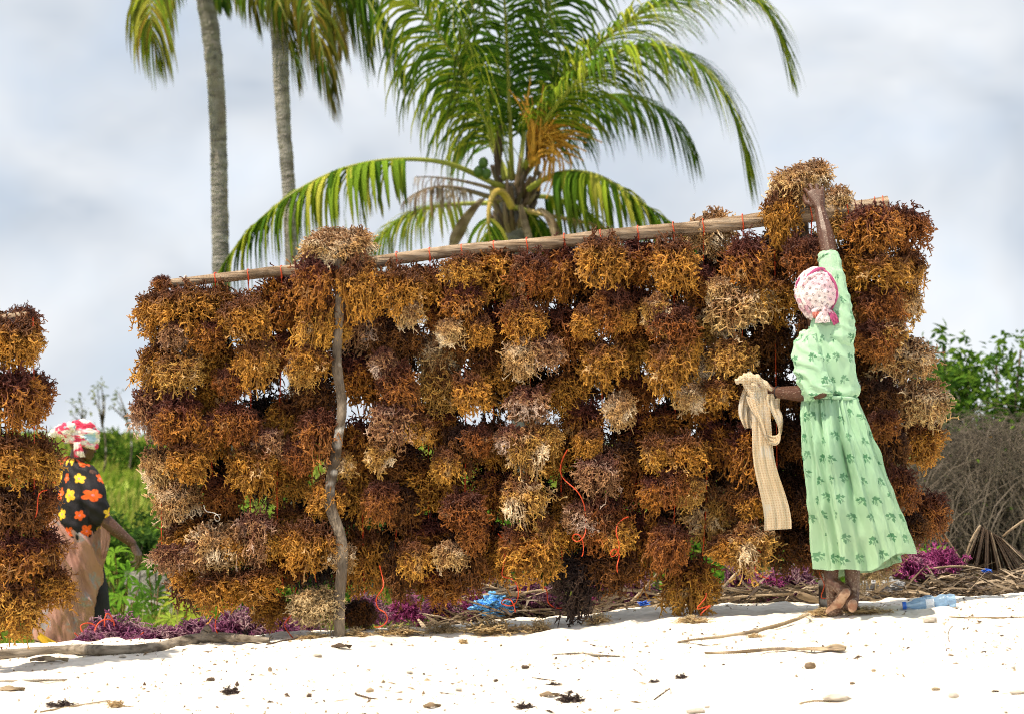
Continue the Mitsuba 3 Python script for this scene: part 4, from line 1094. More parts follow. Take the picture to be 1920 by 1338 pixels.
# wrap skirt, swept back by the stride
NT, NA = 130, 260
t = np.linspace(0, 1, NT)
Lx = np.interp(t, [0, .2, .45, .7, 1], [84, 78, 74, 70, 60])
Rx = np.interp(t, [0, .1, .25, .5, .8, 1], [186, 197, 198, 191, 176, 164])
py = 966 + t * (1222 - 966)
th = np.linspace(-np.pi, np.pi, NA + 1)
Tm, TH = np.meshgrid(t, th, indexing='ij')
dep = np.interp(t, [0, .2, .6, 1], [0.17, 0.21, 0.19, 0.17])
q3 = np.stack([np.sin(TH) * 2, np.cos(TH) * 2, Tm * 2], -1)
sweep = np.sin(TH * 5.0 + Tm * 9.0 + 2.2 * meshkit.fbm(q3 * 1.2, 2, 3) * 3)            # folds running diagonally up to the knot at the right hip
rg = lambda q: 1 - 2 * np.abs(np.sin(q / 2)) ** 0.8
fold = 0.008 * sweep + 0.020 * rg(TH * 6 - Tm * 19 + 3 * meshkit.noise(q3, 5)) + 0.015 * rg(TH * 11 - Tm * 36 + 4 * meshkit.noise(q3 * 1.4, 8)) + 0.006 * rg(TH * 20 - Tm * 60 + 4 * meshkit.noise(q3 * 2, 3))
fold *= np.clip(0.3 + Tm * 4, 0, 1) * (0.25 + 0.75 * np.abs(np.cos(TH)))
ex, ey = np.sin(TH), np.cos(TH)
hw = (Rx - Lx) / 2
rad = 1 + fold / 0.2
Xp = ((Lx + Rx) / 2)[:, None] + ex * hw[:, None] * rad
Yp = YB + 0.02 - ey * dep[:, None] * rad
pyy = py[:, None] + Tm ** 2 * np.interp(ex, [-1, 0, 1], [-26, -2, -4]) + 0 * TH + (1 - Tm) * np.interp(ex, [-1, 1], [-12, 8])
d3 = FWD[None, None] + ((Xp - 960) / F)[..., None] * RIGHT + ((669 - pyy) / F)[..., None] * UP
V = CAM + d3 * (Yp / d3[..., 1])[..., None]
uvs = np.stack([TH * 0.22, V[..., 2]], -1).reshape(-1, 2)
i, j = np.meshgrid(np.arange(NT - 1), np.arange(NA), indexing='ij')
qd = np.stack([i * (NA + 1) + j, i * (NA + 1) + j + 1, (i + 1) * (NA + 1) + j + 1, (i + 1) * (NA + 1) + j], -1).reshape(-1, 4)
wrap = add('wrap_skirt', (V.reshape(-1, 3), qd), 'm_wrap', walker, smooth=True, uv=uvs, label='dusty pink wrapped skirt with faded grey flowers and diagonal folds')
v, f, uv = flap([B_(194, 968, -0.17), B_(198, 1010, -0.17), B_(193, 1048, -0.15)], [0.05, 0.07, 0.03], (1, 0.2, 0), 30, 9, 0.006)
add('loose_corner', (v, f), 'm_wrap', wrap, smooth=True, uv=uv)
dk = blend([hull((B_(187, 1050, 0.04), 0.030), (B_(188, 1110, 0.03), 0.066)), hull((B_(188, 1110, 0.03), 0.066), (B_(184, 1208, 0.03), 0.084))], 0.02, 4)
dk = wrinkle(dk, lambda v, n: np.sin(v[:, 0] * 70 + v[:, 2] * 14) * 0.007)
add('under_skirt', dk, 'm_black_cloth', walker, smooth=True, label='black underskirt showing at the front slit')
v, f, uv = flap([B_(72, 1190, -0.16), B_(104, 1212, -0.19), B_(150, 1228, -0.18)], [0.05, 0.07, 0.05], (0.3, 0.2, 1), 30, 7, 0.004)
add('hem', (v, f), 'm_yellow_hem', wrap, smooth=True, label='yellow patterned hem below the wrap skirt')

# turban
hc2 = B_(152, 818, 0.015)
ico = trimesh.creation.icosphere(5, 1.0)
v0 = np.array(ico.vertices)
R2 = rot([0, 1, 0], 0.16)
e2_ = v0 * np.array([0.122, 0.120, 0.118])
e2_ += v0 * ((meshkit.fbm(v0 * np.array([3, 3, 8]), 3, 6) - 0.5) * 0.045 + np.sin(v0[:, 2] * 16 + v0[:, 0] * 5 + 2 * np.sin(v0[:, 1] * 4)) * 0.006)[:, None]
ft = np.array(ico.faces)
keep = v0[ft].mean(1)[:, 2] > -0.50
turban = add('headwrap', (e2_ @ R2.T + hc2, ft[keep]), 'm_turban', walker, smooth=True, label='white and red patterned headwrap with light blue spots')
for z, r, rr in ((-0.035, 0.108, 0.024), (-0.005, 0.114, 0.020), (0.03, 0.108, 0.020)):
    a = np.linspace(0, 2 * np.pi, 40)
    pts = np.stack([r * np.cos(a), r * 0.94 * np.sin(a), z + 0.016 * np.sin(a + z * 40)], 1) @ R2.T + hc2
    v, f = tube1(pts, rr, 80, 12, 0.12, 4)
    add('roll', (v, f), 'm_turban', turban, smooth=True)
kn = [hull((B_(124, 808, -0.09), 0.045), (B_(112, 806, -0.06), 0.04)), hull((B_(112, 806, -0.06), 0.036), (B_(98, 814, -0.03), 0.028)), hull((B_(134, 800, -0.11), 0.035), (B_(122, 802, -0.09), 0.04))]
tm = wrinkle(blend(kn, 0.009, 3), lambda v, n: np.sin(v[:, 0] * 150 + v[:, 2] * 90) * 0.005)
add('knot', tm, 'm_turban', turban, smooth=True)
v, f, uv = flap([B_(144, 828, -0.13), B_(147, 842, -0.14), B_(149, 856, -0.13)], [0.04, 0.065, 0.075], (1, 0.2, 0), 22, 9, 0.006)
add('tail', (v, f), 'm_turban', turban, smooth=True)
# ---------------------------------------------------------------- palms
GREENS = [(0.055, 0.130, 0.014), (0.090, 0.180, 0.016), (0.035, 0.088, 0.014), (0.150, 0.235, 0.022)]
YELLOWISH = [(0.24, 0.34, 0.028), (0.34, 0.39, 0.040), (0.17, 0.29, 0.026), (0.38, 0.39, 0.06)]
OLIVE = [(0.16, 0.17, 0.022), (0.22, 0.20, 0.028), (0.11, 0.14, 0.024), (0.26, 0.19, 0.03)]
DEAD = [(0.24, 0.17, 0.10), (0.32, 0.25, 0.16), (0.17, 0.12, 0.08), (0.38, 0.31, 0.22)]
GRAV = np.array([0.13, -0.02, -1.0])
leaf_budget = [300]


def frond(palm, pix, Y, n, L, W, droop, start=0.12, r0=0.035, colors=GREENS, roll=0.0, seed=0, separate=False, lift=0.15, forward=0.55, up=None, label=None, rach=(0.30, 0.33, 0.06), sides=(1, -1)):
    n, W, droop, L = int(n * (1.0 if separate else 1.32)), W * (0.72 if separate else 0.66), droop * (0.95 if separate else 0.80), L * (1.0 if separate else 1.15)
    r = np.random.default_rng(seed)
    ctl = [P(x, y, Y + dy) for x, y, dy in pix]
    M = 80
    cur = spline(ctl, M)
    fr = thing_part('frond', palm, label)
    rad = np.linspace(r0, 0.006, M)
    v, f, _ = tubes(cur[None], rad[None], sides=6, cap=True)
    col = np.clip(np.array(rach)[None] * np.linspace(1.1, 0.6, len(v))[:, None], 0, 1)
    add('rachis', (v, f), 'm_palm_stalk', fr, smooth=True, color=col)
    tan = unit(np.gradient(cur, axis=0))
    base = np.array([0, 0, 1.0]) if up is None else np.asarray(up, float)
    out = []
    for s in sides:
        uu = np.linspace(start, 0.995, n) + r.normal(0, 0.004, n)
        uu = np.clip(uu, start, 0.999)
        fi = uu * (M - 1)
        p = np.stack([np.interp(fi, np.arange(M), cur[:, a]) for a in range(3)], 1)
        t = unit(np.stack([np.interp(fi, np.arange(M), tan[:, a]) for a in range(3)], 1))
        nn = unit(base - t * (t @ base)[:, None])
        sd = unit(np.cross(t, nn))
        ca, sa = math.cos(roll), math.sin(roll)
        nn, sd = nn * ca + sd * sa, sd * ca - nn * sa
        q = (uu - start) / (1 - start)
        d = unit(t * (forward + 0.9 * q[:, None] ** 2) + sd * s * 0.85 + nn * lift + r.normal(0, 0.11, (n, 3)))
        Ln = L * (0.55 + 0.45 * np.sin(np.pi * np.clip(q * 0.85 + 0.12, 0, 1)) ** 0.7) * np.where(q > 0.86, 1 - (q - 0.86) * 3.6, 1) * r.uniform(0.70, 1.15, n)
        K = 7
        pts, dirs = [p], [d]
        for k in range(K - 1):
            dr_ = droop * (0.35 + 0.35 * k) * r.uniform(0.55, 1.45, n)
            d = unit(d + GRAV * dr_[:, None])
            p = p + d * (Ln / (K - 1))[:, None]
            pts.append(p)
            dirs.append(d)
        pts, dirs = np.stack(pts, 1), np.stack(dirs, 1)
        wside = unit(np.cross(dirs, nn[:, None] + 0 * dirs) + 1e-6)
        wp = np.array([0.45, 0.95, 1.0, 0.90, 0.72, 0.45, 0.05]) * W
        A, Bq = pts + wside * wp[None, :, None] * 0.5, pts - wside * wp[None, :, None] * 0.5
        mid = pts + nn[:, None] * (-0.18 * wp)[None, :, None]
        V = np.stack([A, mid, Bq], 2).reshape(n, -1, 3)
        fq = []
        for k in range(K - 1):
            for c in range(2):
                a0 = k * 3 + c
                fq.append([a0, a0 + 1, a0 + 4, a0 + 3])
        fq = np.array(fq)
        pick = np.array(colors)[r.integers(0, len(colors), n)] * r.uniform(0.75, 1.25, (n, 1))
        tipb = np.linspace(0, 1, K) ** 5
        cc = pick[:, None] * (1 - tipb[None, :, None] * 0.55) + np.array([0.22, 0.15, 0.05]) * (tipb[None, :, None] * 0.55)
        cc = np.repeat(cc, 3, axis=1)
        for i in range(n):
            out.append((V[i], fq, cc[i]))
    if separate and leaf_budget[0] >= len(out):
        leaf_budget[0] -= len(out)
        for o in out:
            add('leaflet', (o[0], o[1]), 'm_palm', fr, smooth=True, color=o[2])
    else:
        v, f, c = join(out)
        add('leaflets', (v, f), 'm_palm', fr, smooth=True, color=c, kind='stuff')
    return fr


def thing_part(name, parent, label=None):
    k = key_of(name, parent)
    if label:
        tag(k, label)
    return k


scene['m_palm_stalk'] = {'type': 'twosided', 'bsdf': {'type': 'principled', 'base_color': VC, 'roughness': 0.5, 'specular': 0.4}}


def ringed_trunk(pts, r, n, pitch, seed):
    v, f = tube1(pts, r, n, 20)
    c = np.repeat(spline(np.array(pts), n), 20, axis=0)
    c = np.vstack([c, v[len(c):]]) if len(v) > len(c) else c
    z = v[:, 2] / pitch + meshkit.noise(v * 3, seed) * 0.5
    k = np.abs((z % 1) - 0.15)
    return c + (v - c) * (1 + 0.045 * np.exp(-(k / 0.13) ** 2) + (meshkit.fbm(v * np.array([5, 5, 9]), 3, seed) - 0.5) * 0.20)[:, None], f


YP = 34.0
palm = thing('coconut_palm', 'large coconut palm with full green crown and young coconuts behind the rack', 'palm tree')
sc = mpp(YP)
add('trunk', ringed_trunk([G(985, YP, -0.3), P(982, 800, YP), P(972, 560, YP), P(966, 440, YP), P(962, 345, YP)], [0.19, 0.15, 0.14, 0.17, 0.16], 260, 0.11, 3), 'm_trunk', palm, smooth=True)
F_ = lambda *a, **k: frond(palm, a[0], YP, **k)
F_([(948, 352, -0.1), (905, 334, -0.4), (850, 310, -0.7), (768, 299, -1.1), (680, 307, -1.4), (592, 338, -1.6), (505, 396, -1.7), (440, 465, -1.7), (400, 530, -1.7)], n=76, L=1.08, W=0.088, droop=0.85, start=0.36, colors=YELLOWISH + GREENS[:2], seed=1, separate=True, label='long low left frond with yellow green leaflets hanging like a curtain')
F_([(990, 356, -0.2), (1030, 332, -0.5), (1085, 322, -0.9), (1140, 338, -1.2), (1200, 378, -1.4), (1255, 415, -1.5), (1300, 448, -1.5)], n=74, L=1.0, W=0.080, droop=0.85, start=0.22, colors=YELLOWISH + GREENS[:2], seed=2, separate=True, label='low right frond with a yellow midrib arching down to the pole')
F_([(945, 340, -0.1), (925, 262, -0.3), (890, 180, -0.6), (842, 92, -0.9), (790, 20, -1.1), (740, -40, -1.2)], n=62, L=0.95, W=0.050, droop=0.62, start=0.14, colors=GREENS[:2] + YELLOWISH[:2], seed=3, up=(-0.5, -0.6, 0.6))
F_([(960, 330, 0.0), (956, 220, -0.1), (952, 120, -0.3), (947, 20, -0.7), (940, -80, -1.2)], n=62, L=1.05, W=0.052, droop=0.55, start=0.16, colors=GREENS[:3], seed=4, up=(0, -1, 0.1), label='upright dark green frond in the centre of the crown')
F_([(972, 330, 0.1), (985, 220, 0.3), (1000, 110, 0.4), (1030, 10, 0.4), (1080, -90, 0.2)], n=58, L=1.0, W=0.052, droop=0.6, start=0.16, colors=GREENS[:3], seed=5, up=(0.6, -0.8, 0.2))
F_([(980, 330, 0.0), (1020, 215, -0.3), (1085, 120, -0.7), (1170, 45, -1.1), (1250, -2, -1.4), (1340, -24, -1.6), (1415, 0, -1.7), (1458, 62, -1.7), (1482, 135, -1.7)], n=104, L=0.85, W=0.045, droop=0.30, forward=0.85, start=0.16, colors=GREENS[:2] + YELLOWISH[:3], seed=6, label='high right frond whose tip bends down at the right')
F_([(980, 335, 0.0), (1030, 215, -0.8), (1110, 130, -1.3), (1208, 85, -1.7), (1298, 111, -2.0), (1358, 180, -2.1), (1390, 262, -2.1), (1402, 325, -2.1)], n=100, L=1.0, W=0.046, droop=0.42, forward=0.7, start=0.18, colors=GREENS[:2] + YELLOWISH[:2], seed=7, label='wide right frond arching over with long hanging leaflets')
F_([(955, 335, 0.3), (900, 230, 0.6), (860, 120, 0.9), (850, 10, 1.1), (860, -80, 1.2)], n=56, L=0.95, W=0.050, droop=0.6, start=0.16, colors=GREENS[:3], seed=8, up=(-0.7, -0.6, 0.3))
F_([(978, 335, 0.4), (1040, 250, 0.8), (1105, 190, 1.1), (1180, 180, 1.4), (1250, 215, 1.6), (1300, 290, 1.7)], n=60, L=0.85, W=0.046, droop=0.7, start=0.2, colors=GREENS[:3], seed=9)
F_([(940, 378, 0.1), (880, 382, 0.4), (815, 388, 0.7), (755, 410, 0.8), (705, 455, 0.9), (680, 500, 0.9)], n=46, L=0.72, W=0.050, droop=0.45, start=0.3, colors=YELLOWISH, seed=11, label='pale green frond low on the left of the crown')
F_([(955, 390, -0.2), (990, 398, -0.2), (1010, 430, -0.1), (1040, 480, 0.0)], n=34, L=0.70, W=0.06, droop=0.7, start=0.2, colors=GREENS + YELLOWISH[:1], seed=12)
F_([(960, 390, -0.6), (925, 365, -0.9), (916, 400, -1.0), (918, 440, -1.0), (925, 500, -1.0)], n=26, L=0.8, W=0.06, droop=0.7, start=0.55, r0=0.048, colors=GREENS + YELLOWISH, seed=13, rach=(0.46, 0.34, 0.07), label='broken frond hanging straight down by its thick yellow stalk')
F_([(990, 372, 0.4), (1050, 375, 0.7), (1110, 410, 0.9), (1150, 470, 1.0)], n=36, L=0.8, W=0.055, droop=0.8, start=0.2, colors=GREENS + YELLOWISH[:2], seed=14)
F_([(940, 375, -0.2), (880, 358, -0.5), (810, 352, -0.8), (755, 380, -0.9)], n=26, L=0.42, W=0.035, droop=1.1, start=0.35, colors=DEAD, seed=15, rach=(0.25, 0.19, 0.13), label='dead brown frond on the left')
F_([(945, 362, -0.3), (890, 345, -0.5), (830, 334, -0.6), (780, 332, -0.7)], n=6, L=0.3, W=0.03, droop=1.0, start=0.6, r0=0.028, colors=DEAD, seed=16, rach=(0.25, 0.19, 0.12))
F_([(990, 395, -0.3), (1060, 410, -0.5), (1140, 430, -0.6), (1200, 470, -0.6)], n=16, L=0.40, W=0.03, droop=1.0, start=0.3, colors=DEAD, seed=17, rach=(0.40, 0.30, 0.10))
for px0, pts, w in (((900), [(905, 372), (880, 400), (858, 440), (842, 478)], (0.05, 0.16, 0.20, 0.05)), (0, [(1010, 392), (1030, 410), (1044, 440), (1052, 470)], (0.05, 0.12, 0.14, 0.05)), (0, [(975, 385), (984, 420), (995, 455), (1004, 490)], (0.05, 0.10, 0.10, 0.04)), (0, [(936, 330), (934, 280), (940, 235)], (0.06, 0.11, 0.03)), (0, [(990, 300), (994, 250), (1000, 215)], (0.05, 0.09, 0.03))):
    v, f, uv = flap([P(x, y, YP - 0.55) for x, y in pts], w, (1, 0.5, 0.2), 24, 7, 0.012, thick=0.012)
    add('dry_sheath', (v, f), 'm_dry' if pts[0][1] > 350 else 'm_drydark', palm, smooth=True)
pr = np.random.default_rng(5)
bs = []
for i in range(46):
    a = pr.uniform(0, 2 * np.pi)
    z0 = pr.uniform(320, 440)
    c0 = P(965 + 3 * math.sin(i), z0, YP)
    o = np.array([math.cos(a), math.sin(a), 0])
    bs.append(spline([c0 + o * 0.10 - [0, 0, 0.10], c0 + o * 0.19, c0 + o * pr.uniform(0.22, 0.34) + [0, 0, pr.uniform(0.05, 0.32)]], 8))
v, f, _ = tubes(np.array(bs), np.linspace(0.055, 0.018, 8)[None], sides=5, cap=True)
col = np.array([(0.13, 0.085, 0.05), (0.22, 0.16, 0.10), (0.07, 0.05, 0.035), (0.20, 0.19, 0.05)])[pr.integers(0, 4, 46)]
add('leaf_bases', (v, f), 'm_palm_stalk', palm, smooth=True, color=np.repeat(col, 40, axis=0), label='dark fibrous leaf bases round the top of the trunk', kind='stuff')
strands = []
for i in range(64):
    a = pr.uniform(-0.35, 1.2)
    L = pr.uniform(70, 145)
    x0, y0 = 1000 + pr.uniform(-8, 12), 285 + pr.uniform(-30, 30)
    e = (x0 + math.sin(a) * L * 0.95, y0 - math.cos(a) * L * 0.85 + 30 * abs(a))
    m = ((x0 + e[0]) / 2 + pr.uniform(-8, 8), (y0 + e[1]) / 2 - 18)
    yy = YP - 0.45 + pr.uniform(-0.3, 0.2)
    strands.append(spline([P(x0, y0, yy), P(*m, yy - 0.1), P(*e, yy - 0.12)], 10))
for i in range(14):
    x0, y0 = 1000 + pr.uniform(-10, 20), 250 + pr.uniform(-10, 40)
    e = (x0 + pr.uniform(0, 60), y0 + pr.uniform(50, 95))
    yy = YP - 0.5 + pr.uniform(-0.2, 0.1)
    strands.append(spline([P(x0, y0, yy), P((x0 + e[0]) / 2 + 12, y0 + 14, yy - 0.1), P(*e, yy - 0.1)], 10))
strands = np.array(strands)
v, f, _ = tubes(strands, (np.linspace(0.016, 0.010, 10) * (1 + 0.4 * np.sin(np.arange(10) * 2.1)))[None], sides=5)
col = np.array([0.52, 0.27, 0.03]) * (0.7 + 0.6 * meshkit.noise(v * 6, 4))[:, None]
add('flower_stalks', (v, f), 'm_palm_stalk', palm, smooth=True, color=col, label='orange yellow flower stalks spraying out of the crown', kind='stuff')
for i, (x, y, r) in enumerate(((1073, 368, 11), (906, 306, 9), (897, 322, 9), (912, 326, 9), (1095, 392, 8))):
    b = trimesh.creation.icosphere(3, 1.0)
    v = np.array(b.vertices) * np.array([1, 1, 1.18]) * r * sc
    v *= (1 + 0.04 * np.cos(3 * np.arctan2(v[:, 1], v[:, 0])))[:, None]
    col = np.tile([0.23, 0.33, 0.05] if i in (0, 4) else [0.05, 0.11, 0.015], (len(v), 1))
    add('coconut', (v + P(x, y, YP - 0.75), np.array(b.faces)), 'm_palm_stalk', palm, smooth=True, color=col)

# tall palms on the left, crowns mostly above the picture
YT = 42.0
palm2 = thing('coconut_palm', 'tall grey coconut palm trunk at the far left, its crown above the picture', 'palm tree')
add('trunk', ringed_trunk([G(424, YT, -0.3), P(418, 800, YT), P(414, 500, YT), P(411, 330, YT), P(404, 150, YT), P(384, -10, YT), P(372, -70, YT)], [0.17, 0.138, 0.128, 0.123, 0.120, 0.128, 0.142], 420, 0.075, 6), 'm_trunk', palm2, smooth=True)
for k, (pix, n, L, cl) in enumerate((
        ([(372, -80, 0), (330, -105, -0.5), (292, -70, -0.9), (282, -10, -1.1), (286, 60, -1.2), (292, 105, -1.2)], 60, 0.85, YELLOWISH + OLIVE), ([(374, -80, 0), (400, -95, -0.4), (412, -50, -0.7), (416, 8, -0.8)], 40, 0.42, GREENS),
        ([(372, -80, 0), (350, -170, 0), (300, -220, 0.2), (230, -210, 0.3)], 50, 0.9, GREENS), ([(372, -80, 0), (400, -180, 0), (460, -230, 0.2), (520, -220, 0.3)], 50, 0.9, GREENS), ([(372, -80, 0), (372, -170, 0.6), (380, -240, 1.5)], 50, 0.9, GREENS), ([(372, -80, 0.3), (330, -120, 1.0), (310, -90, 1.6), (305, -30, 1.8)], 40, 0.8, GREENS))):
    frond(palm2, pix, YT, n=n, L=L, W=0.055, droop=0.8, start=0.2, colors=cl, seed=30 + k)
palm3 = thing('coconut_palm', 'tall coconut palm, second from the left, with olive fronds hanging from above', 'palm tree')
YT3 = 40.0
add('trunk', ringed_trunk([G(566, YT3, -0.3), P(556, 800, YT3), P(546, 480, YT3), P(541, 350, YT3), P(531, 220, YT3), P(526, 100, YT3), P(520, -20, YT3), P(516, -60, YT3)], [0.14, 0.104, 0.088, 0.082, 0.090, 0.095, 0.115, 0.125], 420, 0.075, 8), 'm_trunk', palm3, smooth=True)
for k, (pix, n, L, cl) in enumerate((
        ([(518, -60, -0.2), (545, -65, -0.8), (572, -20, -1.2), (592, 50, -1.4), (612, 130, -1.5), (622, 190, -1.5)], 74, 0.75, OLIVE + GREENS[:1]),
        ([(518, -60, 0), (500, -75, -0.5), (505, -35, -0.8), (530, 20, -1.0), (548, 90, -1.0), (560, 150, -1.0)], 60, 0.62, OLIVE + GREENS),
        ([(518, -60, 0), (580, -110, -0.4), (650, -70, -0.7), (695, 10, -0.9), (725, 70, -1.0), (752, 138, -1.0)], 80, 0.80, GREENS[:3]),
        ([(518, -60, 0), (560, -100, 0.5), (615, -80, 1.0), (650, -20, 1.2), (672, 40, 1.3), (690, 100, 1.3)], 70, 0.85, GREENS + OLIVE[:1]),
        ([(516, -60, 0), (490, -90, -0.3), (468, -60, -0.5), (470, -10, -0.6), (482, 40, -0.6)], 44, 0.55, OLIVE + GREENS),
        ([(518, -60, 0.3), (540, -90, 1.0), (600, -60, 1.6), (625, 10, 1.8), (640, 90, 1.9)], 60, 0.7, OLIVE + DEAD[:1]),
        ([(516, -60, 0), (480, -150, 0.2), (420, -190, 0.3), (350, -160, 0.4)], 50, 0.9, GREENS), ([(516, -60, 0), (540, -170, 0), (600, -230, 0.2)], 50, 0.9, GREENS))):
    frond(palm3, pix, YT3, n=n, L=L, W=0.052, droop=0.8, start=0.2, colors=cl, seed=50 + k)

# ---------------------------------------------------------------- shrubs and trees
def leaves(centres, size, colors, r, flat=0.5, long=2.0, drop=0.25):
    """Folded leaf-shaped faces at the centres."""
    n = len(centres)
    ax = unit(r.normal(0, 1, (n, 3)) * np.array([1, 1, 0.6]) + np.array([0, 0, -drop]))
    nr = unit(r.normal(0, 1, (n, 3)) * flat + np.array([0, -0.25, 0.8]))
    sd = unit(np.cross(ax, nr))
    nr = np.cross(sd, ax)
    s = size * r.uniform(0.6, 1.3, (n, 1))
    a, b = centres, centres + ax * s * long
    m = centres + ax * s * long * 0.45
    V = np.stack([a, m + sd * s * 0.42 + nr * s * 0.16, b - nr * s * 0.1, m - sd * s * 0.42 + nr * s * 0.16], 1)
    f = np.array([[0, 1, 2], [0, 2, 3]])
    f = (f[None] + 4 * np.arange(n)[:, None, None]).reshape(-1, 3)
    c = np.array(colors)[r.integers(0, len(colors), n)] * r.uniform(0.65, 1.35, (n, 1))
    return V.reshape(-1, 3), f, np.repeat(c, 4, axis=0)


BUSH = [(0.060, 0.135, 0.018), (0.090, 0.180, 0.022), (0.135, 0.230, 0.030), (0.040, 0.095, 0.018)]
BRIGHT = [(0.14, 0.30, 0.030), (0.20, 0.38, 0.040), (0.10, 0.23, 0.028)]
DARKG = [(0.035, 0.080, 0.020), (0.055, 0.115, 0.026), (0.080, 0.150, 0.030), (0.025, 0.060, 0.016)]


def above(px, py, Y):
    return P(px, py, Y)[2] - G(px, Y)[2]


def shrub(name, label, cat, base, w, h, leaf, n, colors, seed, group=None, clumps=9, trunk=0.02, crown_from=0.15, lean=0.0, branch=7):
    r = np.random.default_rng(seed)
    k = thing(name, label, cat, group)
    base = np.asarray(base, float)
    cl = np.stack([r.uniform(-0.42, 0.42, clumps) * w + lean, r.uniform(-0.42, 0.42, clumps) * w, (crown_from + (1 - crown_from) * r.uniform(0.12, 0.86, clumps) ** 0.9) * h], 1)
    cl[:, :2] *= np.sqrt(np.clip(1.25 - cl[:, 2:] / h, 0.15, 1))
    rad = r.uniform(0.16, 0.30, clumps) * w
    which = r.integers(0, clumps, n)
    d = unit(r.normal(0, 1, (n, 3))) * (r.uniform(0.2, 1, (n, 1)) ** 0.45) * np.array([1, 1, 0.75])
    pts = base + cl[which] + d * rad[which][:, None]
    pts[:, 2] = np.maximum(pts[:, 2], base[2] + 0.03)
    v, f, c = leaves(pts, leaf, colors, r)
    tint = (0.7 + 0.6 * meshkit.noise(v * (3.0 / w), seed))[:, None]
    st = []
    for i in range(branch):
        e = base + cl[i % clumps]
        st.append(spline([base + r.normal(0, 0.02, 3) * [1, 1, 0] - [0, 0, 0.06], (base + e) / 2 + r.normal(0, 0.06 * w, 3), e], 10))
    tv, tf, _ = tubes(np.array(st), np.linspace(trunk, trunk * 0.3, 10)[None], sides=5)
    add('stems', (tv, tf), 'm_post', k, smooth=True)
    add('crown', (v, f), 'm_leaf', k, color=c * tint, kind='stuff')
    return k


sh = np.random.default_rng(11)
for i, (px, Y, w, top, cl, lab) in enumerate(((205, 52, 1.5, 816, BUSH, 'green shrub on the left skyline right of the head of the walking woman'), (262, 51, 0.9, 826, BUSH, 'small green shrub on the left skyline beside the big rack'), (240, 34, 1.1, 945, DARKG, 'dark green shrub halfway down the left slope'), (318, 33, 0.9, 930, BUSH, 'green shrub on the left slope touching the big rack edge'),
        (205, 30, 0.8, 975, BUSH, 'green shrub on the left slope behind the forearm of the walking woman'), (300, 27, 0.8, 985, DARKG, 'dark green shrub just behind the concrete blocks'), (352, 26, 0.7, 1050, BRIGHT, 'bright green shrub under the left end of the big rack'), (40, 30, 1.2, 930, BUSH, 'green shrub behind the left rack'))):
    shrub('shrub', lab, 'shrub', G(px, Y, -0.05), w, max(0.25, above(px, top, Y)), 0.045 if Y < 36 else 0.055, 1100, cl, 200 + i, 'shrubs on the left hillside', clumps=11)
for i, px in enumerate(range(420, 1720, 118)):
    Y = sh.uniform(23, 30)
    shrub('shrub_behind_rack', 'green shrub glimpsed through gaps at the %s string of the big rack' % ORD[1 + int(np.argmin([abs(c0[0] - px) for c0 in COLS]))], 'shrub', G(px, Y, -0.05), sh.uniform(1.1, 1.7), above(px, sh.uniform(850, 920), Y), 0.055, 1000, (BUSH, BRIGHT, DARKG)[i % 3], 300 + i, 'shrubs behind the rack')
for i, (px, Y, w, h) in enumerate(((1185, 18.6, 0.5, 0.34), (1250, 19.0, 0.5, 0.34), (1440, 18.8, 0.5, 0.42), (1400, 19.5, 0.5, 0.4), (1760, 18.2, 0.42, 0.50), (1725, 18.8, 0.36, 0.42), (1810, 18.9, 0.36, 0.40))):
    shrub('leafy_plant', 'bright green low leafy plant behind the debris, ' + ('under the middle bundles, %s' % ('left one' if px < 1200 else 'right one') if px < 1300 else 'left of the woman in green, %s' % ('left one' if px < 1420 else 'right one') if px < 1500 else 'right of the rack, %s of three' % ('middle' if px == 1760 else 'left one' if px < 1760 else 'right one')), 'plant', G(px, Y, -0.03), w, h, 0.042, 260, BRIGHT, 330 + i, 'low leafy plants behind the debris', clumps=6, trunk=0.008)
# tree and dry bush on the right
for i, (px, Y, w, h, lf, n, cl, lab) in enumerate(((1845, 33, 1.75, above(1845, 600, 33) * 1.08, 0.060, 3000, BUSH, 'open crowned green tree at the right edge, its twigs against the sky'), (1778, 34, 1.0, above(1775, 660, 34) * 1.06, 0.060, 2300, DARKG, 'darker green tree between the rack and the right edge tree'), (1925, 32, 1.2, above(1925, 640, 32) * 1.06, 0.060, 1900, BUSH, 'green tree cut by the right edge of the picture'))):
    shrub('tree', lab, 'tree', G(px, Y, -0.1), w, h, lf, n, cl, 400 + i, clumps=24, trunk=0.045, crown_from=0.22, branch=16)
dry = thing('dry_bush', 'dry grey brown bush of tangled leafless twigs at the right edge', 'bush')
r = np.random.default_rng(41)
tw = []
for i in range(3000):
    b = G(1740 + r.uniform(0, 1) * 230, 27 + r.uniform(-0.6, 0.6), 0.02)
    x = (b[0] - G(1860, 27)[0])
    top = above(1860, 770, 27) * math.exp(-(x / 0.75) ** 2 * 0.55)
    e = b + np.array([r.normal(0, 0.30), r.normal(0, 0.2), top * r.uniform(0.35, 1.0)])
    m = (b + e) / 2 + r.normal(0, 0.22, 3) + np.array([0, 0, 0.16])
    e2 = e + np.array([r.normal(0, 0.32), r.normal(0, 0.12), r.uniform(-0.45, 0.0)])
    tw.append(spline([b, m, e, e2], 9))
v, f, _ = tubes(np.array(tw), np.linspace(0.0055, 0.0025, 9)[None], sides=3)
col = np.array([0.125, 0.105, 0.082]) * (0.6 + 0.8 * meshkit.noise(v * 5, 3))[:, None]
add('twigs', (v, f), 'm_scrap', dry, color=col, kind='stuff')
pts = np.array([tw[i][r.integers(3, 8)] for i in r.integers(0, 3000, 420)])
v, f, c = leaves(pts, 0.030, BUSH + [(0.40, 0.22, 0.03)], r)
add('leaves', (v, f), 'm_leaf', dry, color=c, kind='stuff')

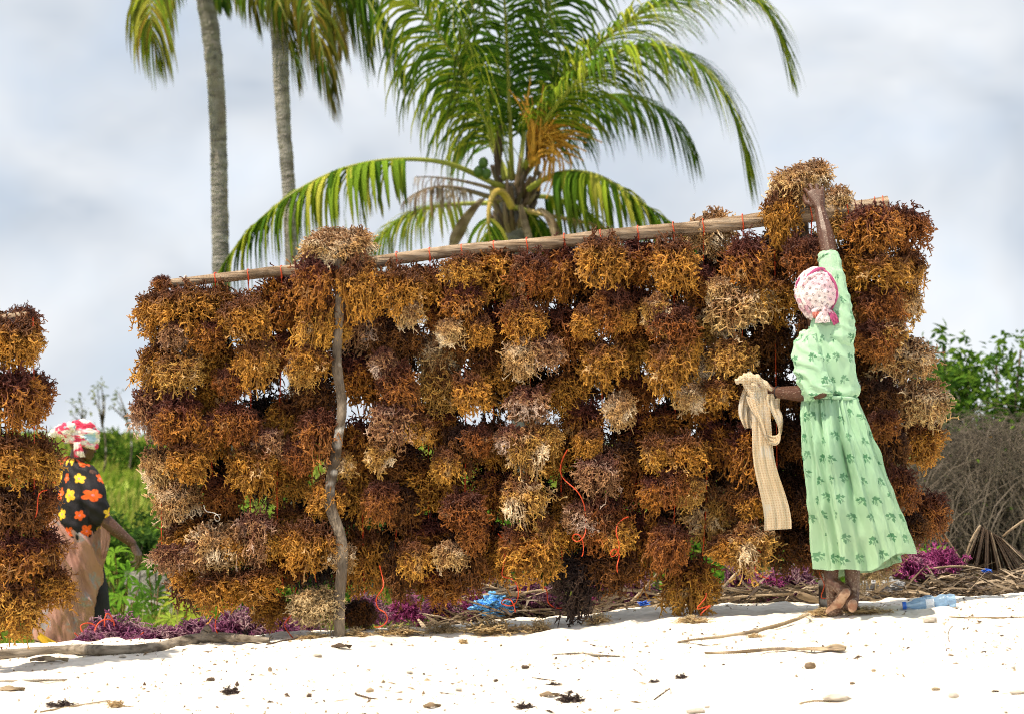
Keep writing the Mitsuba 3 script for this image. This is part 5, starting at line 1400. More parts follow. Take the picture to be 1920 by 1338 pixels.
# thin saplings on the left skyline
for i, (px, hpx, tops, lab) in enumerate(((152, 70, [(135, 758), (150, 745), (160, 770), (136, 778)], 'left'), (190, 95, [(183, 728), (196, 742), (176, 744), (190, 720)], 'middle'), (238, 90, [(215, 745), (226, 770), (246, 778), (212, 762), (222, 735)], 'right'))):
    Y = 50.0
    k = thing('sapling', 'thin bare sapling with a few leaves on the left skyline, %s of the three' % {'left': 'leftmost', 'middle': 'second', 'right': 'rightmost'}[lab], 'tree', 'thin saplings on the left skyline')
    r = np.random.default_rng(60 + i)
    b = G(px, Y, -0.1)
    st = [spline([b, P(px + 2, 790, Y), P(px + (tops[0][0] - px) * 0.3, 768, Y), P(*tops[0], Y)], 12)] + [spline([P(px + 1, 800 - 6 * j, Y), P((px + x) / 2 + 3, (795 + y) / 2, Y - 0.1), P(x, y, Y - 0.1)], 12) for j, (x, y) in enumerate(tops[1:])]
    v, f, _ = tubes(np.array(st), np.linspace(0.020, 0.007, 12)[None], sides=5)
    add('stems', (v, f), 'm_post', k, smooth=True)
    pts = np.concatenate([P(x, y, Y - 0.05) + r.normal(0, 0.045, (11, 3)) for x, y in tops])
    v, f, c = leaves(pts, 0.045, [(0.16, 0.19, 0.03), (0.22, 0.24, 0.05), (0.10, 0.13, 0.025)], r)
    add('leaves', (v, f), 'm_leaf', k, color=c, kind='stuff')

# grass on the ground behind the beach
r = np.random.default_rng(77)
n = 60000
Yg = 21.5 + 44 * r.random(n) ** 1.25
Xg = r.uniform(-0.20, 0.20, n) * Yg * 1.02
keep = ~((Yg < 24) & (Xg > -2.5) & (r.random(n) < 0.5))
Yg, Xg = Yg[keep], Xg[keep]
n = len(Yg)
zb = ground(Xg, Yg)
clump = meshkit.fbm(np.stack([Xg * 0.9, Yg * 0.5, 0 * Xg], -1), 3, 12)
h = r.uniform(0.10, 0.26, n) * (0.5 + clump)
az = r.uniform(0, 2 * np.pi, n)
wv = np.stack([np.cos(az), np.sin(az), 0 * az], -1) * (0.010 + 0.0004 * Yg)[:, None]
b = np.stack([Xg, Yg, zb - 0.02], -1)
ln = r.normal(0, 0.25, (n, 3)) * h[:, None]
V = np.stack([b - wv, b + wv, b + np.array([0, 0, 0.6]) * h[:, None] + ln * 0.35 + wv * 0.7, b + np.array([0, 0, 1.0]) * h[:, None] + ln + np.array([0.04, 0, 0])], 1)
f = (np.array([[0, 1, 2], [0, 2, 3]])[None] + 4 * np.arange(n)[:, None, None]).reshape(-1, 3)
gc = np.array([(0.13, 0.22, 0.025), (0.24, 0.31, 0.045), (0.36, 0.37, 0.09), (0.09, 0.17, 0.02)])[np.clip((clump * 4 + r.normal(0, 0.7, n)).astype(int), 0, 3)]
add('grass', (V.reshape(-1, 3), f), 'm_leaf', color=np.repeat(gc * r.uniform(0.85, 1.35, (n, 1)), 4, axis=0), label='green and yellowish grass covering the slope behind the beach', kind='stuff')

# plants with large lobed leaves at the lower left
def palmate(size, lobes, r):
    v, f = [np.zeros(3)], []
    for i in range(lobes):
        a = (i - (lobes - 1) / 2) * (math.radians(300) / lobes)
        L = size * (1.0 - 0.32 * (abs(i - (lobes - 1) / 2) / (lobes / 2)))
        d, s = np.array([math.sin(a), math.cos(a), 0]), np.array([math.cos(a), -math.sin(a), 0])
        o = len(v)
        for t_, w_, z in ((0.32, 0.070, 0.02), (0.60, 0.088, 0.0), (0.82, 0.050, -0.08)):
            zz = z * size
            v += [d * L * t_ + s * w_ * size + [0, 0, zz + 0.03 * size], d * L * t_ + [0, 0, zz], d * L * t_ - s * w_ * size + [0, 0, zz + 0.03 * size]]
        v.append(d * L + [0, 0, -0.2 * size])
        f += [[0, o, o + 1], [0, o + 1, o + 2]]
        for k in (0, 3):
            f += [[o + k, o + k + 3, o + k + 4], [o + k, o + k + 4, o + k + 1], [o + k + 1, o + k + 4, o + k + 5], [o + k + 1, o + k + 5, o + k + 2]]
        f += [[o + 6, o + 9, o + 7], [o + 7, o + 9, o + 8]]
    return np.array(v), np.array(f)


r = np.random.default_rng(88)
LOBED = [(232, 1105, 23.0, [(215, 1036), (240, 1075), (205, 1068), (228, 1118), (262, 1098), (206, 1130), (250, 1140), (222, 1155)], 'tallest lobed leaf plant right beside the walking woman', BRIGHT),
         (292, 1130, 23.6, [(278, 1058), (302, 1065), (262, 1126), (290, 1112), (318, 1138), (284, 1150), (305, 1168)], 'lobed leaf plant in front of the concrete blocks', BUSH),
         (338, 1150, 22.6, [(332, 1122), (360, 1150), (320, 1160), (345, 1172), (376, 1175)], 'low yellowish lobed leaf plant under the left bundles', [(0.34, 0.40, 0.05), (0.26, 0.36, 0.05)]),
         (255, 1165, 22.2, [(240, 1160), (262, 1172), (285, 1182), (228, 1178), (300, 1186)], 'low lobed leaf plant just behind the purple seaweed heap', BUSH),
         (70, 1160, 23.0, [(40, 1130), (75, 1150), (20, 1175), (95, 1180)], 'lobed leaf plant behind the left rack', BUSH)]
for px, py, Y, tops, lab, cols in LOBED:
    k = thing('castor_plant', lab, 'plant', 'plants with large lobed leaves')
    b = G(px, Y, -0.05)
    for i, (x, y) in enumerate(tops):
        e = P(x, y, Y + r.uniform(-0.35, 0.25))
        lf = thing_part('leaf', k)
        st = spline([b + r.normal(0, 0.02, 3) * [1, 1, 0], (b + e) / 2 + np.array([0, 0, 0.08]), e], 8)
        v, f, _ = tubes(st[None], np.linspace(0.008, 0.004, 8)[None], sides=5)
        add('petiole', (v, f), 'm_palm_stalk', lf, smooth=True, color=np.tile([0.22, 0.12, 0.06], (len(v), 1)))
        v, f = palmate(r.uniform(0.15, 0.21), 8, r)
        R = rot([0, 0, 1], r.uniform(0, 6.28))
        tilt = rot([1, 0, 0], r.uniform(0.35, 1.0)) @ rot([0, 1, 0], r.normal(0, 0.4))
        c0 = np.array(cols)[r.integers(0, len(cols))] * r.uniform(0.8, 1.3)
        add('blade', (v @ R.T @ tilt.T + e, f), 'm_leaf', lf, smooth=True, color=np.tile(c0, (len(v), 1)))

# concrete blocks
wall = thing('block_wall', 'low grey concrete block wall among the plants at the left', 'wall')
for i in range(4):
    for row in range(2):
        x0 = 242 + i * 30 - row * 8
        b = trimesh.creation.box((0.125 + 0.002, 0.15, 0.115))
        b = trimesh.Trimesh(*trimesh.remesh.subdivide(b.vertices, b.faces))
        v = np.array(b.vertices) * (0.97 if row else 1)
        c = P(x0 + 15, 1112 - 24 * row - 6, 24.5) + [0, random.uniform(-0.01, 0.01), 0]
        v = v + c + (meshkit.noise((v + c) * 14, i) - 0.5)[:, None] * 0.008
        add('block', (v, np.array(b.faces)), 'm_concrete', wall)
v, f = tube1([P(238, 1150, 24.5), P(330, 1150, 24.5)], 0.14, 8, 6)
add('footing', (v, f), 'm_concrete', wall)
# ---------------------------------------------------------------- things lying on the beach
def hit(px, py, y0=9.6, y1=17.5):
    """Where the line of sight through that pixel meets the sand."""
    ys = np.linspace(y0, y1, 1600)
    d = ray(px, py)
    p = CAM + d[None] * (ys / d[1])[:, None]
    under = p[:, 2] <= ground(p[:, 0], p[:, 1])
    i = int(np.argmax(under)) if under.any() else len(ys) - 1
    q = p[i].copy()
    q[2] = float(ground(q[0], q[1]))
    return q


def heap(name, px, py, w, h, pal, i, label, cat, group, Y=None, deep=0.9, sink=0.02, kw={}):
    """A lump of seaweed lying on the ground, its foot at that pixel."""
    c = hit(px, py) if Y is None else G(px, Y)
    s = mpp(c[1])
    sink = sink if Y is not None else min(sink, h * s * 0.15)
    k = key_of(name)
    tr = T().translate([c[0], c[1], c[2] - sink]).rotate([0, 0, 1], random.uniform(-25, 25)).scale([w * s, w * s * deep, 2.2 * h * s]).rotate([0, 0, 1], random.uniform(0, 360))
    scene[k] = {'type': 'instance', 'group': {'type': 'ref', 'id': variant(pal, i, shape='heap', **kw)}, 'to_world': tr}
    tag(k, label, cat, group)
    return k


PUR = 'purple seaweed lying behind the rack'
for px, Y, w, h, pal, lab in (
        (225, 15.6, 150, 62, 'u', 'purple seaweed heap with orange cords, beside the walking woman'), (175, 15.2, 66, 30, 'u', 'small purple seaweed lump at the foot of the walking woman'),
        (300, 15.3, 110, 34, 'u', 'low purple seaweed strip right of the corded heap'), (372, 15.4, 120, 46, 'u', 'purple seaweed heap below the pale left bundles, left one'), (448, 15.3, 120, 66, 'u', 'purple seaweed heap below the pale left bundles, right one'),
        (515, 15.3, 100, 54, 'u', 'purple seaweed heap left of the crooked post'), (575, 15.6, 80, 44, 'u', 'greyish purple seaweed heap just behind the crooked post'), (690, 15.1, 90, 50, 'u', 'dull purple seaweed heap right of the crooked post'),
        (762, 14.9, 80, 46, 'x', 'magenta seaweed lump between crooked post and blue bag, left one'), (826, 14.85, 90, 42, 'u', 'purple seaweed lump left of the blue bag'), (905, 15.5, 110, 74, 'u', 'purple seaweed heap above the blue bag'),
        (960, 15.6, 70, 64, 'u', 'grey purple seaweed lump right above the blue bag'), (892, 14.7, 62, 40, 'x', 'small magenta seaweed lump at the left corner of the blue bag'), (995, 14.75, 84, 60, 'u', 'dark purple seaweed lump right of the blue bag'), (1040, 14.8, 70, 40, 'u', 'purple seaweed lump left of the black bundle'),
        (1135, 14.9, 74, 52, 'x', 'pinkish magenta seaweed lump right of the black bundle'), (1165, 15.3, 80, 74, 'x', 'bright magenta seaweed heap under the middle bundles'), (1196, 15.1, 70, 56, 'u', 'pale purple seaweed lump beside yellow stalks'),
        (1382, 15.0, 58, 96, 'u', 'upright dark purple seaweed clump left of the woman in green'), (1432, 15.2, 80, 44, 'x', 'magenta seaweed lump nearest left of the woman in green'), (1490, 15.3, 96, 62, 'u', 'purple seaweed heap behind the feet of the woman in green'),
        (1630, 15.5, 60, 44, 'u', 'purple seaweed lump behind her right foot'), (1700, 15.9, 110, 44, 'x', 'bright magenta seaweed heap right of the green skirt'), (1762, 16.1, 96, 48, 'x', 'bright magenta seaweed heap on the right stalks')):
    heap('purple_seaweed', px, 0, w, h, pal, 1 + (px // 7) % 2, lab, 'seaweed heap', PUR, Y=Y - (0.55 if px > 1650 else 0) + (0.35 if Y < 15.05 else 0), sink=0.02 if px < 640 else -0.05 if px < 1600 else -0.16, kw=dict(stems=170, kids=5, twigs=2))
for px, py, w, h, lab in ((930, 1186, 150, 30, 'tan dry seaweed scrap on the sand below the blue bag'), (745, 1188, 110, 18, 'tan dry seaweed scrap right of the crooked post'), (830, 1184, 90, 18, 'tan dry seaweed scrap below the dark topped bundle'), (1008, 1184, 60, 26, 'small tan seaweed scrap left of the black bundle'),
                          (668, 1192, 70, 16, 'tan seaweed crumbs at the foot of the crooked post'), (1545, 1152, 80, 14, 'tan seaweed crumbs at the left foot of the woman'), (1630, 1148, 110, 13, 'tan seaweed crumbs at the right foot of the woman'), (1120, 1168, 60, 22, 'tan seaweed scrap right of the black bundle'),
                          (590, 1196, 70, 12, 'tan seaweed crumbs left of the crooked post'), (1300, 1166, 80, 14, 'brown seaweed crumbs under the low golden bundle'), (1418, 1194, 40, 8, 'tiny tan seaweed scrap beside the forked stick')):
    heap('dry_seaweed', px, py, w, h, 's', 1, lab, 'seaweed scrap', 'dry seaweed scraps on the sand', kw=dict(stems=70, kids=4, twigs=2, rad=1.3 if w < 90 else 0.9))
for px, py, w, h, pal, lab in ((433, 1298, 50, 14, 'k', 'dark seaweed scrap with orange strands in the left foreground'), (1072, 1313, 74, 17, 'k', 'largest dark seaweed scrap in the middle foreground'), (462, 1200, 50, 24, 'k', 'dark spiky seaweed scrap on the driftwood log'), (1280, 1270, 30, 10, 'k', 'small dark seaweed scrap below the forked stick'),
                          (1228, 1278, 28, 6, 'k', 'tiny dark scrap left of the small dark seaweed scrap'), (215, 1324, 56, 14, 's', 'grey dry seaweed scrap at the bottom left'), (120, 1322, 70, 12, 'k', 'dark twiggy scrap at the bottom left corner'), (985, 1326, 52, 12, 'k', 'dark twiggy scrap at the bottom middle'), (1035, 1283, 40, 6, 'k', 'thin dark scrap above the largest dark seaweed scrap'), (868, 1206, 30, 10, 's', 'small tan scrap on the sand left of centre')):
    heap('seaweed_scrap', px, py, w, h, pal, 2, lab, 'seaweed scrap', 'dark seaweed scraps in the foreground', kw=dict(stems=34, kids=3, twigs=1, rad=2.0))
cr = np.random.default_rng(9)
for i, pts in enumerate(([(140, 1186), (152, 1196), (168, 1204), (180, 1202)], [(160, 1190), (158, 1168), (178, 1172), (176, 1184), (166, 1196)], [(176, 1200), (178, 1182), (186, 1166), (202, 1160), (210, 1164)], [(196, 1174), (204, 1150), (212, 1162), (214, 1172)], [(252, 1196), (262, 1190), (270, 1184)])):
    add('loose_cord', tube1([P(x, y, 15.28 + 0.03 * k) for k, (x, y) in enumerate(pts)], 0.0036, 40, 6), 'm_cord', smooth=True, label='orange cord loop sticking out of the corded purple heap', cat='cord', group='cord loops in the corded purple heap')

# driftwood and sticks
def on_sand(pix, r, lift=0.6):
    out = []
    for k, (x, y) in enumerate(pix):
        q = hit(x, y)
        rr = np.interp(k / (len(pix) - 1), np.linspace(0, 1, len(np.atleast_1d(r))), np.atleast_1d(r))
        out.append(q + [0, 0, rr * lift])
    return out


log = on_sand([(-60, 1232), (30, 1232), (120, 1224), (210, 1226), (300, 1218), (380, 1204), (470, 1204), (505, 1204)], [0.022, 0.026, 0.024, 0.026, 0.022, 0.030, 0.026, 0.016], 0.7)
k = add('driftwood_log', tube1(log, [0.022, 0.026, 0.022, 0.026, 0.022, 0.030, 0.024, 0.012], 120, 12, 0.14, 4), 'm_drift', smooth=True, label='long grey driftwood log lying on the sand at the left', cat='driftwood')
add('knot_stub', tube1([log[5] + [0.02, 0, 0.0], P(386, 1186, log[5][1]), P(394, 1176, log[5][1])], [0.030, 0.027, 0.020], 20, 10, 0.15, 2), 'm_drift', k, smooth=True)
STICKS = [([(1272, 1205), (1330, 1197), (1386, 1190), (1440, 1178), (1498, 1156)], [0.006, 0.007, 0.010, 0.006, 0.003], 'm_dry', 'pale forked stick with a knot on the sand left of her feet'),
          ([(1274, 1204), (1310, 1208), (1332, 1211)], [0.004, 0.003, 0.002], 'm_drift', 'short twig lying along the forked stick'),
          ([(1035, 1228), (1070, 1226), (1110, 1228), (1162, 1230)], [0.003, 0.006, 0.006, 0.003], 'm_drift', 'thin brown strip on the sand right of centre'),
          ([(-10, 1279), (60, 1277), (126, 1274)], [0.007, 0.006, 0.003], 'm_drift', 'long grey stick at the left edge of the foreground'),
          ([(1226, 1312), (1240, 1302), (1256, 1291)], [0.003, 0.003, 0.002], 'm_drydark', 'short dark stick standing out in the middle foreground'),
          ([(668, 1302), (690, 1308), (700, 1310)], [0.0045, 0.004, 0.003], 'm_drydark', 'short dark stick left of centre in the foreground'),
          ([(1780, 1202), (1778, 1186), (1786, 1172)], [0.002, 0.002, 0.0015], 'm_drydark', 'thin upright twig on the right sand'),
          ([(1780, 1156), (1850, 1158), (1925, 1156)], [0.003, 0.004, 0.003], 'm_dry', 'thin straw on the sand at the right edge'),
          ([(75, 1335), (150, 1322), (205, 1312)], [0.004, 0.004, 0.002], 'm_dry', 'thin straw at the bottom left corner'),
          ([(998, 1270), (1040, 1276), (1062, 1280)], [0.002, 0.002, 0.0015], 'm_drydark', 'hair thin twig in the middle foreground'),
          ([(1188, 1254), (1200, 1262), (1208, 1272)], [0.002, 0.002, 0.0015], 'm_drydark', 'hair thin twig right of the middle foreground'),
          ([(1500, 1320), (1530, 1314), (1560, 1315)], [0.004, 0.004, 0.002], 'm_dry', 'bent straw left of the long pale stone'),
          ([(500, 1166 + 42), (540, 1200), (560, 1196), (590, 1192)], [0.004, 0.005, 0.004, 0.003], 'm_drydark', 'dark strip on the sand left of the crooked post')]
for pix, r, m_, lab in STICKS:
    up = 'upright' in lab
    pts = on_sand(pix, r, 0.5) if not up else [hit(*pix[0])] + [P(x, y, hit(*pix[0])[1]) for x, y in pix[1:]]
    add('stick', tube1(pts, r, 40, 7, 0.2, len(lab)), m_, smooth=True, label=lab, cat='stick', group='sticks on the sand')
sheath = thing('dry_leaf_sheath', 'long pale dry palm leaf sheath with a thick end lying on the right sand', 'dry leaf')
v, f, uv = flap([hit(x, y) + [0, 0, 0.012] for x, y in ((1322, 1230), (1400, 1226), (1470, 1221), (1540, 1222), (1584, 1222))], [0.006, 0.016, 0.022, 0.036, 0.040], (0.1, 1, 0.35), 40, 7, 0.003, thick=0.003)
add('blade', (v, f), 'm_dry', sheath, smooth=True)
add('butt', tube1([hit(1550, 1220) + [0, 0, 0.012], hit(1574, 1220) + [0, 0, 0.018], hit(1586, 1221) + [0, 0, 0.014]], [0.008, 0.012, 0.010], 16, 8, 0.2, 2), 'm_dry', sheath, smooth=True)
for px, py, w, d_, lab in ((92, 1238, 70, 0.06, 'curled brown dry leaf beside the driftwood log'), (20, 1294, 50, 0.05, 'curled brown leaf at the left edge of the foreground'), (1030, 1305, 34, 0.03, 'pale leaf fragment in the middle foreground'), (810, 1326, 30, 0.03, 'pale brown leaf fragment at the bottom, left of centre'), (640, 1214, 36, 0.03, 'small dark leaf fragment right below the crooked post')):
    c = hit(px, py)
    s = mpp(c[1]) * w
    v, f, uv = flap([c + [-s / 2, 0, 0.002], c + [-s * 0.1, -0.01, 0.010], c + [s / 2, 0.01, 0.003]], [0.01, d_, 0.008], (0.2, 1, 0.3), 18, 7, 0.005, thick=0.002)
    add('dry_leaf', (v, f), 'm_dry' if 'dark' not in lab else 'm_drydark', smooth=True, label=lab, cat='dry leaf', group='dry leaves on the sand')

# stones and shells
r = np.random.default_rng(123)
STONES = [(1519, 1252, 22, 15, 'brown knobbly stone below the long leaf sheath'), (1568, 1312, 52, 15, 'long pale stone at the bottom right of centre'), (1788, 1307, 20, 13, 'round grey pebble in the right foreground'), (1906, 1300, 26, 10, 'flat grey pebble at the right edge'), (395, 1276, 16, 9, 'grey pebble above the dark seaweed scrap, left'), (594, 1230, 20, 7, 'flat pale pebble below the crooked post, left'),
          (694, 1296, 14, 10, 'brown shell left of centre in the foreground'), (860, 1294, 12, 8, 'grey pebble in the foreground left of the middle'), (580, 1306, 10, 9, 'dark round shell in the left foreground'), (985, 1252, 16, 7, 'dark flat shell in the middle foreground'), (506, 1258, 8, 12, 'small upright brown shell on the left sand'), (1158, 1331, 14, 6, 'grey pebble at the bottom edge'),
          (1305, 1335, 34, 12, 'pale stone cut by the bottom edge'), (230, 1232, 14, 6, 'pale pebble below the driftwood log'), (768, 1262, 12, 7, 'grey pebble on the sand left of the middle'), (1638, 1258, 9, 6, 'tiny brown pebble on the right sand'), (1755, 1292, 16, 6, 'flat brown fragment right of the round pebble'), (1866, 1296, 14, 4, 'thin dark fragment near the right edge'),
          (1744, 1166, 26, 14, 'pale crust of coral on the sand below the bottle'), (1900, 1252, 9, 6, 'tiny grey pebble near the right edge'), (1598, 1282, 10, 6, 'tiny pebble below the brown knobbly stone'), (930, 1277, 9, 6, 'tiny dark shell in the middle foreground'), (300, 1190, 30, 12, 'pale lump of coral on the crest beside the log'), (1326, 1326, 10, 6, 'tiny shell above the pale cut stone'), (700, 1212, 10, 6, 'small pebble right of the crooked post'), (375, 1308, 9, 5, 'tiny pebble in the left foreground')]
for px, py, w, h, lab in STONES:
    c = hit(px, py)
    s = mpp(c[1])
    b = trimesh.creation.icosphere(3, 1.0)
    v = np.array(b.vertices)
    v = v * (0.72 + 0.56 * meshkit.fbm(v * 1.6 + px, 3, px))[:, None] * np.array([w * s / 2, w * s / 2 * 0.8, h * s / 2])
    v[:, 2] = np.maximum(v[:, 2], -h * s * 0.3)
    dark = 'dark' in lab or 'brown' in lab
    add('stone' if 'shell' not in lab else 'shell', (v + c + [0, 0, h * s * 0.28], np.array(b.faces)), 'm_drydark' if 'dark' in lab else 'm_dry' if 'brown' in lab else 'm_stone', smooth=True, label=lab, cat='stone' if 'shell' not in lab else 'shell', group='stones and shells on the sand')
# crumbs of weed, shell and straw on the sand
n = 3200
px, Yc = r.uniform(-60, 1980, n), 10.4 + 4.2 * r.random(n) ** 0.8
X = (px - 960) / F * Yc
dens = meshkit.fbm(np.stack([X * 1.3, Yc * 1.0, 0 * X], -1), 3, 44)
keep = dens + r.normal(0, 0.12, n) > 0.44
X, Yc = X[keep], Yc[keep]
n = len(X)
b = np.stack([X, Yc, ground(X, Yc) + 0.003], -1)
az = r.uniform(0, 6.28, n)
L, Wd = np.exp(r.normal(-4.75, 0.55, n)), np.exp(r.normal(-5.7, 0.4, n))
u = np.stack([np.cos(az), np.sin(az), r.normal(0, 0.25, n)], -1) * L[:, None]
w = np.stack([-np.sin(az), np.cos(az), r.normal(0, 0.4, n)], -1) * Wd[:, None]
V = np.stack([b - u, b + w, b + u, b - w, b + np.array([0, 0, 1.0]) * (Wd * 1.3)[:, None]], 1)
f = (np.array([[0, 1, 4], [1, 2, 4], [2, 3, 4], [3, 0, 4]])[None] + 5 * np.arange(n)[:, None, None]).reshape(-1, 3)
cc = np.array([(0.22, 0.15, 0.09), (0.34, 0.26, 0.16), (0.08, 0.055, 0.04), (0.44, 0.37, 0.27), (0.30, 0.23, 0.16)])[r.integers(0, 5, n)]
add('beach_litter', (V.reshape(-1, 3), f), 'm_scrap', color=np.repeat(cc, 5, axis=0), label='scattered crumbs of seaweed, shell and straw on the white sand', kind='stuff')

# ---------------------------------------------------------------- debris of dead palm leaves behind the rack
r = np.random.default_rng(321)
n = 3600
cx = np.concatenate([r.normal(960, 75, n // 5), r.uniform(1080, 1560, n // 4), r.uniform(1620, 1960, n - n // 5 - n // 4)])
Yd = 14.9 + r.random(n) * np.where(cx > 1600, 2.0, 1.1)
peak = np.where(cx < 1080, 0.20 * np.exp(-((cx - 955) / 75) ** 2), np.where(cx < 1600, 0.09, 0.07 + 0.15 * np.clip((cx - 1600) / 160, 0, 1) - 0.10 * np.clip((cx - 1790) / 40, 0, 1)))
X = (cx - 960) / F * Yd
zz = ground(X, Yd) + peak * r.random(n) * np.clip(1.1 - np.abs(Yd - np.where(cx > 1600, 16.0, 15.4)) * 0.8, 0.1, 1)
b = np.stack([X, Yd, zz + 0.01], -1)
az, pit = r.normal(0.0, 0.7, n) + np.where(r.random(n) < 0.5, 0, np.pi), r.normal(0.05, 0.28, n)
L, Wd = r.uniform(0.05, 0.19, n), r.uniform(0.003, 0.010, n)
u = np.stack([np.cos(az) * np.cos(pit), np.sin(az) * np.cos(pit), np.sin(pit)], -1)
w = unit(np.cross(u, unit(r.normal(0, 1, (n, 3)) + [0, 0, 1.2])))
t_ = np.array([-1, -0.3, 0.35, 1])
bend = r.normal(0, 0.02, (n, 3))
mid = b[:, None] + u[:, None] * (L[:, None] * t_[None])[..., None] + bend[:, None] * (1 - t_ ** 2)[None, :, None]
wid = Wd[:, None] * np.array([0.5, 1.0, 0.9, 0.15])[None]
V = np.concatenate([mid + w[:, None] * wid[..., None], mid - w[:, None] * wid[..., None]], 1)
q = np.array([[0, 1, 5, 4], [1, 2, 6, 5], [2, 3, 7, 6]])
q = (q[None] + 8 * np.arange(n)[:, None, None]).reshape(-1, 4)
cc = np.array([(0.19, 0.145, 0.095), (0.13, 0.095, 0.058), (0.33, 0.265, 0.185), (0.07, 0.050, 0.036), (0.16, 0.13, 0.10)])[r.integers(0, 5, n)] * r.uniform(0.7, 1.25, (n, 1))
add('dead_leaf_litter', (V.reshape(-1, 3), q), 'm_scrap', color=np.repeat(cc, 8, axis=0), label='matted dead palm leaflets heaped behind the rack', kind='stuff')
for i in range(64):
    reg = i % 4
    if reg == 0:
        px0, Y = r.uniform(900, 1050), r.uniform(15.0, 15.7)
        ln, h0, rr = r.uniform(0.12, 0.25), r.uniform(0.05, 0.22), r.uniform(0.005, 0.010)
    elif reg == 1:
        px0, Y = r.uniform(1180, 1540), r.uniform(14.9, 15.6)
        ln, h0, rr = r.uniform(0.16, 0.38), r.uniform(0.01, 0.10), r.uniform(0.006, 0.012)
    else:
        px0, Y = r.uniform(1650, 1930), r.uniform(15.2, 16.9)
        ln, h0, rr = r.uniform(0.12, 0.36), r.uniform(0.04, 0.27), r.uniform(0.004, 0.010)
    c = G(px0, Y, h0 * (0.4 if px0 > 1790 else 0.8 if reg > 1 else 1))
    a, pt = r.normal(0, 0.55) + (0 if r.random() < 0.5 else math.pi), r.normal(0.0, 0.28)
    u = np.array([math.cos(a) * math.cos(pt), math.sin(a) * math.cos(pt), math.sin(pt)]) * ln
    side = r.normal(0, 0.035, 3)
    v, f = tube1([c - u, c + side, c + u], [rr * 0.9, rr, rr * 0.45], 16, 5, 0.2, i)
    region = ('on the middle debris heap above the blue bag', 'in the row of debris left of the woman in green', 'on the debris heap at the right', 'on the debris heap at the right')[reg]
    add('dry_palm_stalk', (v, f), 'm_dry', smooth=True, label='pale dry palm stalk ' + region, cat='dry stalk', group='dry palm stalks ' + region)
NAMED = [([(1655, 1085), (1760, 1082), (1850, 1092), (1915, 1094)], 15.4, 0.016, 'long pale stalk running level across the right debris heap'), ([(1880, 1005), (1905, 985), (1930, 968)], 16.6, 0.008, 'grey stalk rising to the right edge beside the folded frond'), ([(1810, 1062), (1830, 1070), (1910, 1085)], 15.9, 0.017, 'grey split stalk below the folded frond'),
         ([(1736, 1060), (1752, 1085), (1765, 1118)], 15.3, 0.012, 'slanting pale stalk in front of the magenta heap, right one'), ([(1700, 1072), (1715, 1100), (1728, 1118)], 15.3, 0.012, 'slanting pale stalk in front of the magenta heap, left one'), ([(1770, 1000), (1784, 1022), (1800, 1045)], 16.2, 0.006, 'short pale stalk standing behind the magenta heap'),
         ([(1140, 1146), (1190, 1136), (1262, 1126)], 15.0, 0.016, 'thick yellowish stalk behind the low golden bundle, lower one'), ([(1200, 1120), (1240, 1116), (1280, 1112)], 15.2, 0.020, 'thick yellowish stalk behind the low golden bundle, upper one'), ([(1400, 1092), (1440, 1082), (1480, 1076)], 15.3, 0.005, 'yellow reed lying on the debris left of the woman'), ([(1496, 1112), (1515, 1120), (1540, 1124)], 14.9, 0.022, 'pale folded husk at her left foot'), ([(1385, 1116), (1420, 1110), (1450, 1104)], 15.1, 0.016, 'pale stalk below the dark red cord')]
for pix, Y, rr, lab in NAMED:
    add('dry_palm_stalk', tube1([P(x, y, Y) for x, y in pix], [rr * 0.8, rr, rr * 0.7], 24, 7, 0.2, 3), 'm_dry', smooth=True, label=lab, cat='dry stalk')
# folded dead frond at the right
fold_ = thing('folded_frond', 'dark brown dead palm frond folded like a fan on the right debris heap', 'dry frond')
YF = 16.3
ap = P(1838, 985, YF)
for i in range(13):
    a = i / 12
    foot = P(np.interp(a, [0, 0.35, 1], [1808, 1850, 1975]), np.interp(a, [0, 0.35, 1], [1062, 1082, 1096]), YF + (0.20 if i % 2 else -0.02) + 0.1 * a)
    foot2 = P(np.interp(a + 0.07, [0, 0.35, 1.1], [1808, 1850, 1985]), np.interp(a + 0.07, [0, 0.35, 1.1], [1062, 1082, 1098]), YF + (-0.02 if i % 2 else 0.20) + 0.1 * a)
    t2 = ap + np.array([0.010 * i, 0, -0.006 * i])
    v = np.array([t2, foot, foot2, t2 + [0.01, 0.004, 0], foot + [0.006, 0.006, 0], foot2 + [0.006, 0.006, 0]])
    f = np.array([[0, 1, 2], [3, 5, 4], [0, 3, 4], [0, 4, 1], [0, 2, 5], [0, 5, 3]])
    add('pleat', (v, f), 'm_frond_dead', fold_)
    add('rib', tube1([t2, foot + [random.uniform(-0.03, 0.03), 0, random.uniform(-0.02, 0.05)]], [0.004, 0.003], 12, 5, 0.1, i), 'm_dry' if i % 3 == 0 else 'm_frond_dead', fold_, smooth=True)
add('midrib', tube1([P(1808, 1066, YF - 0.05), P(1818, 1020, YF - 0.03), P(1838, 984, YF)], [0.007, 0.007, 0.005], 20, 6), 'm_dry', fold_, smooth=True)

